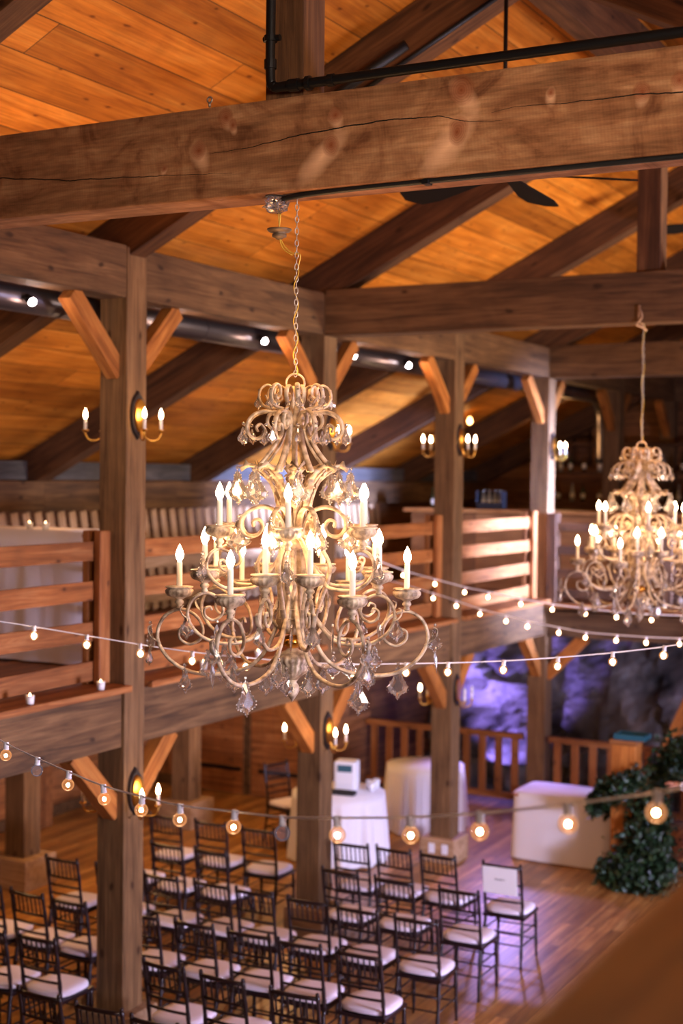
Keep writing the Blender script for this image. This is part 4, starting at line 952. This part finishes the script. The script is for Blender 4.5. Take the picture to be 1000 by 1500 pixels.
def chain(root,z0,z1,dx=0):
    n=int((z1-z0)/.027); bm=bmesh.new()
    for k in range(n+1):
        z=z0+(z1-z0)*k/n; t=k/n; ox=dx*t
        lk=[(.008*math.cos(a),0,.0165*math.sin(a)) for a in[2*PI*j/12 for j in range(12)]]
        if k%2: lk=[(y,x,z_) for x,y,z_ in lk]
        rz=Matrix.Rotation(.5,3,'Z'); tube(bm,[rz@Vector(p)+Vector((ox,0,z)) for p in lk],.0024,6,True)
    bmo('chain',bm,M['steel'],root,True)
def wire(root,pts,r=.0026): 
    bm=bmesh.new(); tube(bm,cr(pts,5),r,6); bmo('wire',bm,M['wirey'],root,True)
M['oldbronze']=plain('aged_bronze',(104,84,64),.5,.4)
M['wirey']=plain('yellow_wire',(196,160,60),.45)
chain(ch,PZ(561)+.045,5.655-4.36)
pts=[]
for k in range(24):
    t=k/23; a=t*2*PI*3.2; pts.append((.011*math.cos(a),.011*math.sin(a),PZ(558)+.03+(1.13-PZ(558))*t*.72))
wire(ch,pts+[(.02,0,1.02),(-.02,0,1.03),(-.06,0,1.06),(-.085,0,1.10),(-.095,0,1.16),(-.10,0,1.24)])
wire(ch,[(-.02,-.004,1.02),(-.07,-.004,1.055),(-.092,-.004,1.12),(-.088,0,1.22)])
bm=bmesh.new(); lathe(bm,[(0,1.098),(.012,1.098),(.02,1.105),(.034,1.11),(.034,1.122),(.026,1.126),(.05,1.134),(.058,1.142),(.058,1.147),(0,1.147)],28,(-.094,0,0)); bmo('canopy',bm,M['oldbronze'],ch,True)
chain(c2,PZ(561)+.045,5.70-4.205+.0); wire(c2,[(.011*math.cos(k*.9),.011*math.sin(k*.9),PZ(558)+.03+(1.45-PZ(558))*k/23) for k in range(24)])
bm=bmesh.new(); tube(bm,[(0,-.14,1.60),(0,-.14,1.47),(0,-.02,1.46)],.012,8); tube(bm,cr([(0,-.14,1.58),(.03,-.15,1.5),(-.02,-.15,1.44),(.02,-.1,1.42),(.03,-.02,1.40)],4),.009,8); bmo('rope_knot',bm,M['plinth'],c2,True)
# plastic-wrapped junction box
def crumple():
    bm=bmesh.new(); bmesh.ops.create_icosphere(bm,subdivisions=3,radius=.055); from mathutils import noise
    for v in bm.verts:
        n=noise.noise(v.co*45)*.35+noise.noise(v.co*90+Vector((3,1,2)))*.25; v.co*=1+n; v.co.z*=.72
    o=bmo('junction_wrap',bm,M['crystal']); o.location=(-3.445,5.755,5.615); tag(o,'crumpled clear plastic wrap over a junction box under the foreground beam','plastic wrap')
    bm=bmesh.new(); lathe(bm,[(0,-.006),(.05,-.006),(.05,.006),(0,.006)],20); o=bmo('junction_plate',bm,M['black_iron']); o.location=(-3.445,5.755,5.656); tag(o,'black round junction plate under the foreground beam','junction plate')
crumple()
# ---------------------------------------------------------------- lights
WARM=(1,.50,.17)
lamp('chandelier_glow','POINT',(-3.352,5.79,4.12),42,(1,.56,.25),.2)
lamp('chandelier_glow','POINT',(-3.50,11.88,3.96),30,(1,.62,.34),.22)
for p,e in(((-3.35,5.79,4.85),16),((-3.5,11.88,4.6),20),((-3.4,17.0,4.8),6)): lamp('candle_glow','POINT',p,e,WARM,.3)
for i in(0,1,2,3,4,5): lamp('plate_uplight','AREA',(-5.3,PY(i)+1.5,5.4),[11,5,2.2,1.6,1.6,1.6][i],WARM,1.2,rot=(-5.0,PY(i)+1.5,8.3))  # added area lights in mid-air that brighten the left ceiling slope
for i in(0,1,2,3): lamp('right_plate_uplight','AREA',(.3,PY(i)+1.5,5.7),[32,9,3,2][i],WARM,1.0,rot=(-4.4,PY(i)+1.5,7.6))  # more added area lights, aimed across at the left roof slope
for Y in(7.4,10.2,13.2,16.2): lamp('gallery_lamp','POINT',(-8.3,Y,4.2),[11,6,5,4][int((Y-7)//2.9)],(1,.52,.24),.2)  # added warm points without fixtures, filling the gallery
for Y in(8.8,11.9,14.9): lamp('under_gallery_lamp','POINT',(-8.9,Y,2.3),56,(1,.56,.22),.15)
lamp('bar_lamp','POINT',(-7.5,21.2,4.9),18,WARM,.2)
for (x,z,e,tx,ss) in((-8.3,-.6,420,-8.1,.95),(-3.9,-.3,1500,-3.9,.9)):
    lamp('purple_uplight','SPOT',(x,19.3,z),e*2.6,(.30,.22,1.0),.10,rot=(tx,21.0,1.3),spot_size=ss,spot_blend=.5)
lamp('purple_wash','SPOT',(-6.9,17.4,2.2),240,(.46,.34,1.0),.15,rot=(-6.2,15.6,0),spot_size=1.3,spot_blend=.8)
lamp('window_daylight','AREA',(3.3,17.2,4.3),430,(.36,.46,1.0),.8,rot=(-6.6,17.5,3.9),spread=.4)  # unseen cool area light as right-side daylight; no window is built
lamp('window_daylight','AREA',(3.2,13.6,4.0),170,(1.0,.82,.70),1.4,rot=(-5,13.6,6.9),spread=1.4)  # unseen area light washing the left roof slope, no window behind it
lamp('window_daylight','AREA',(1.3,2.3,5.7),66,(1.0,.80,.64),1.0,rot=(-2.6,5.6,5.9),spread=1.15)  # added fill giving the foreground beam its falloff from right to left
lamp('window_daylight','AREA',(3.4,-2.4,5.0),34,(.9,.82,.95),2.5,rot=(-6,9,3))  # weak wide fill added behind the camera; no opening modelled there
lamp('window_daylight','AREA',(2.6,1.6,5.0),60,(.84,.84,1.0),.9,rot=(-1.2,4.6,3.2),spread=1.0)  # added fill to brighten the near cord and the chandelier arms
lamp('gallery_lamp','POINT',(-7.45,8.0,4.6),7,(1,.72,.56),.15)  # extra point fill for the gallery tablecloth, no fixture
lamp('right_gallery_lamp','POINT',(-.5,2.4,5.2),20,(1,.62,.32),.15)  # added warm point that brightens the near rail cap
lamp('door_daylight','AREA',(3.6,12.6,2.2),170,(.56,.58,1.0),1.4,rot=(-5.6,16.4,.4),spread=1.5)  # added cool fill for the linen-covered tables; no door on this side
lamp('door_daylight','AREA',(3.6,8.0,2.4),1500,(.70,.66,1.0),1.8,rot=(-6,10.5,0.2))  # added lavender fill over the chair rows; no doorway is built
w=bpy.data.worlds.new('world'); sc.world=w; w.use_nodes=True
w.node_tree.nodes['Background'].inputs[0].default_value=(.62,.50,.50,1); w.node_tree.nodes['Background'].inputs[1].default_value=.04
sc.view_settings.view_transform='Standard'; sc.view_settings.look='None'; sc.view_settings.gamma=1; sc.view_settings.exposure=0.4
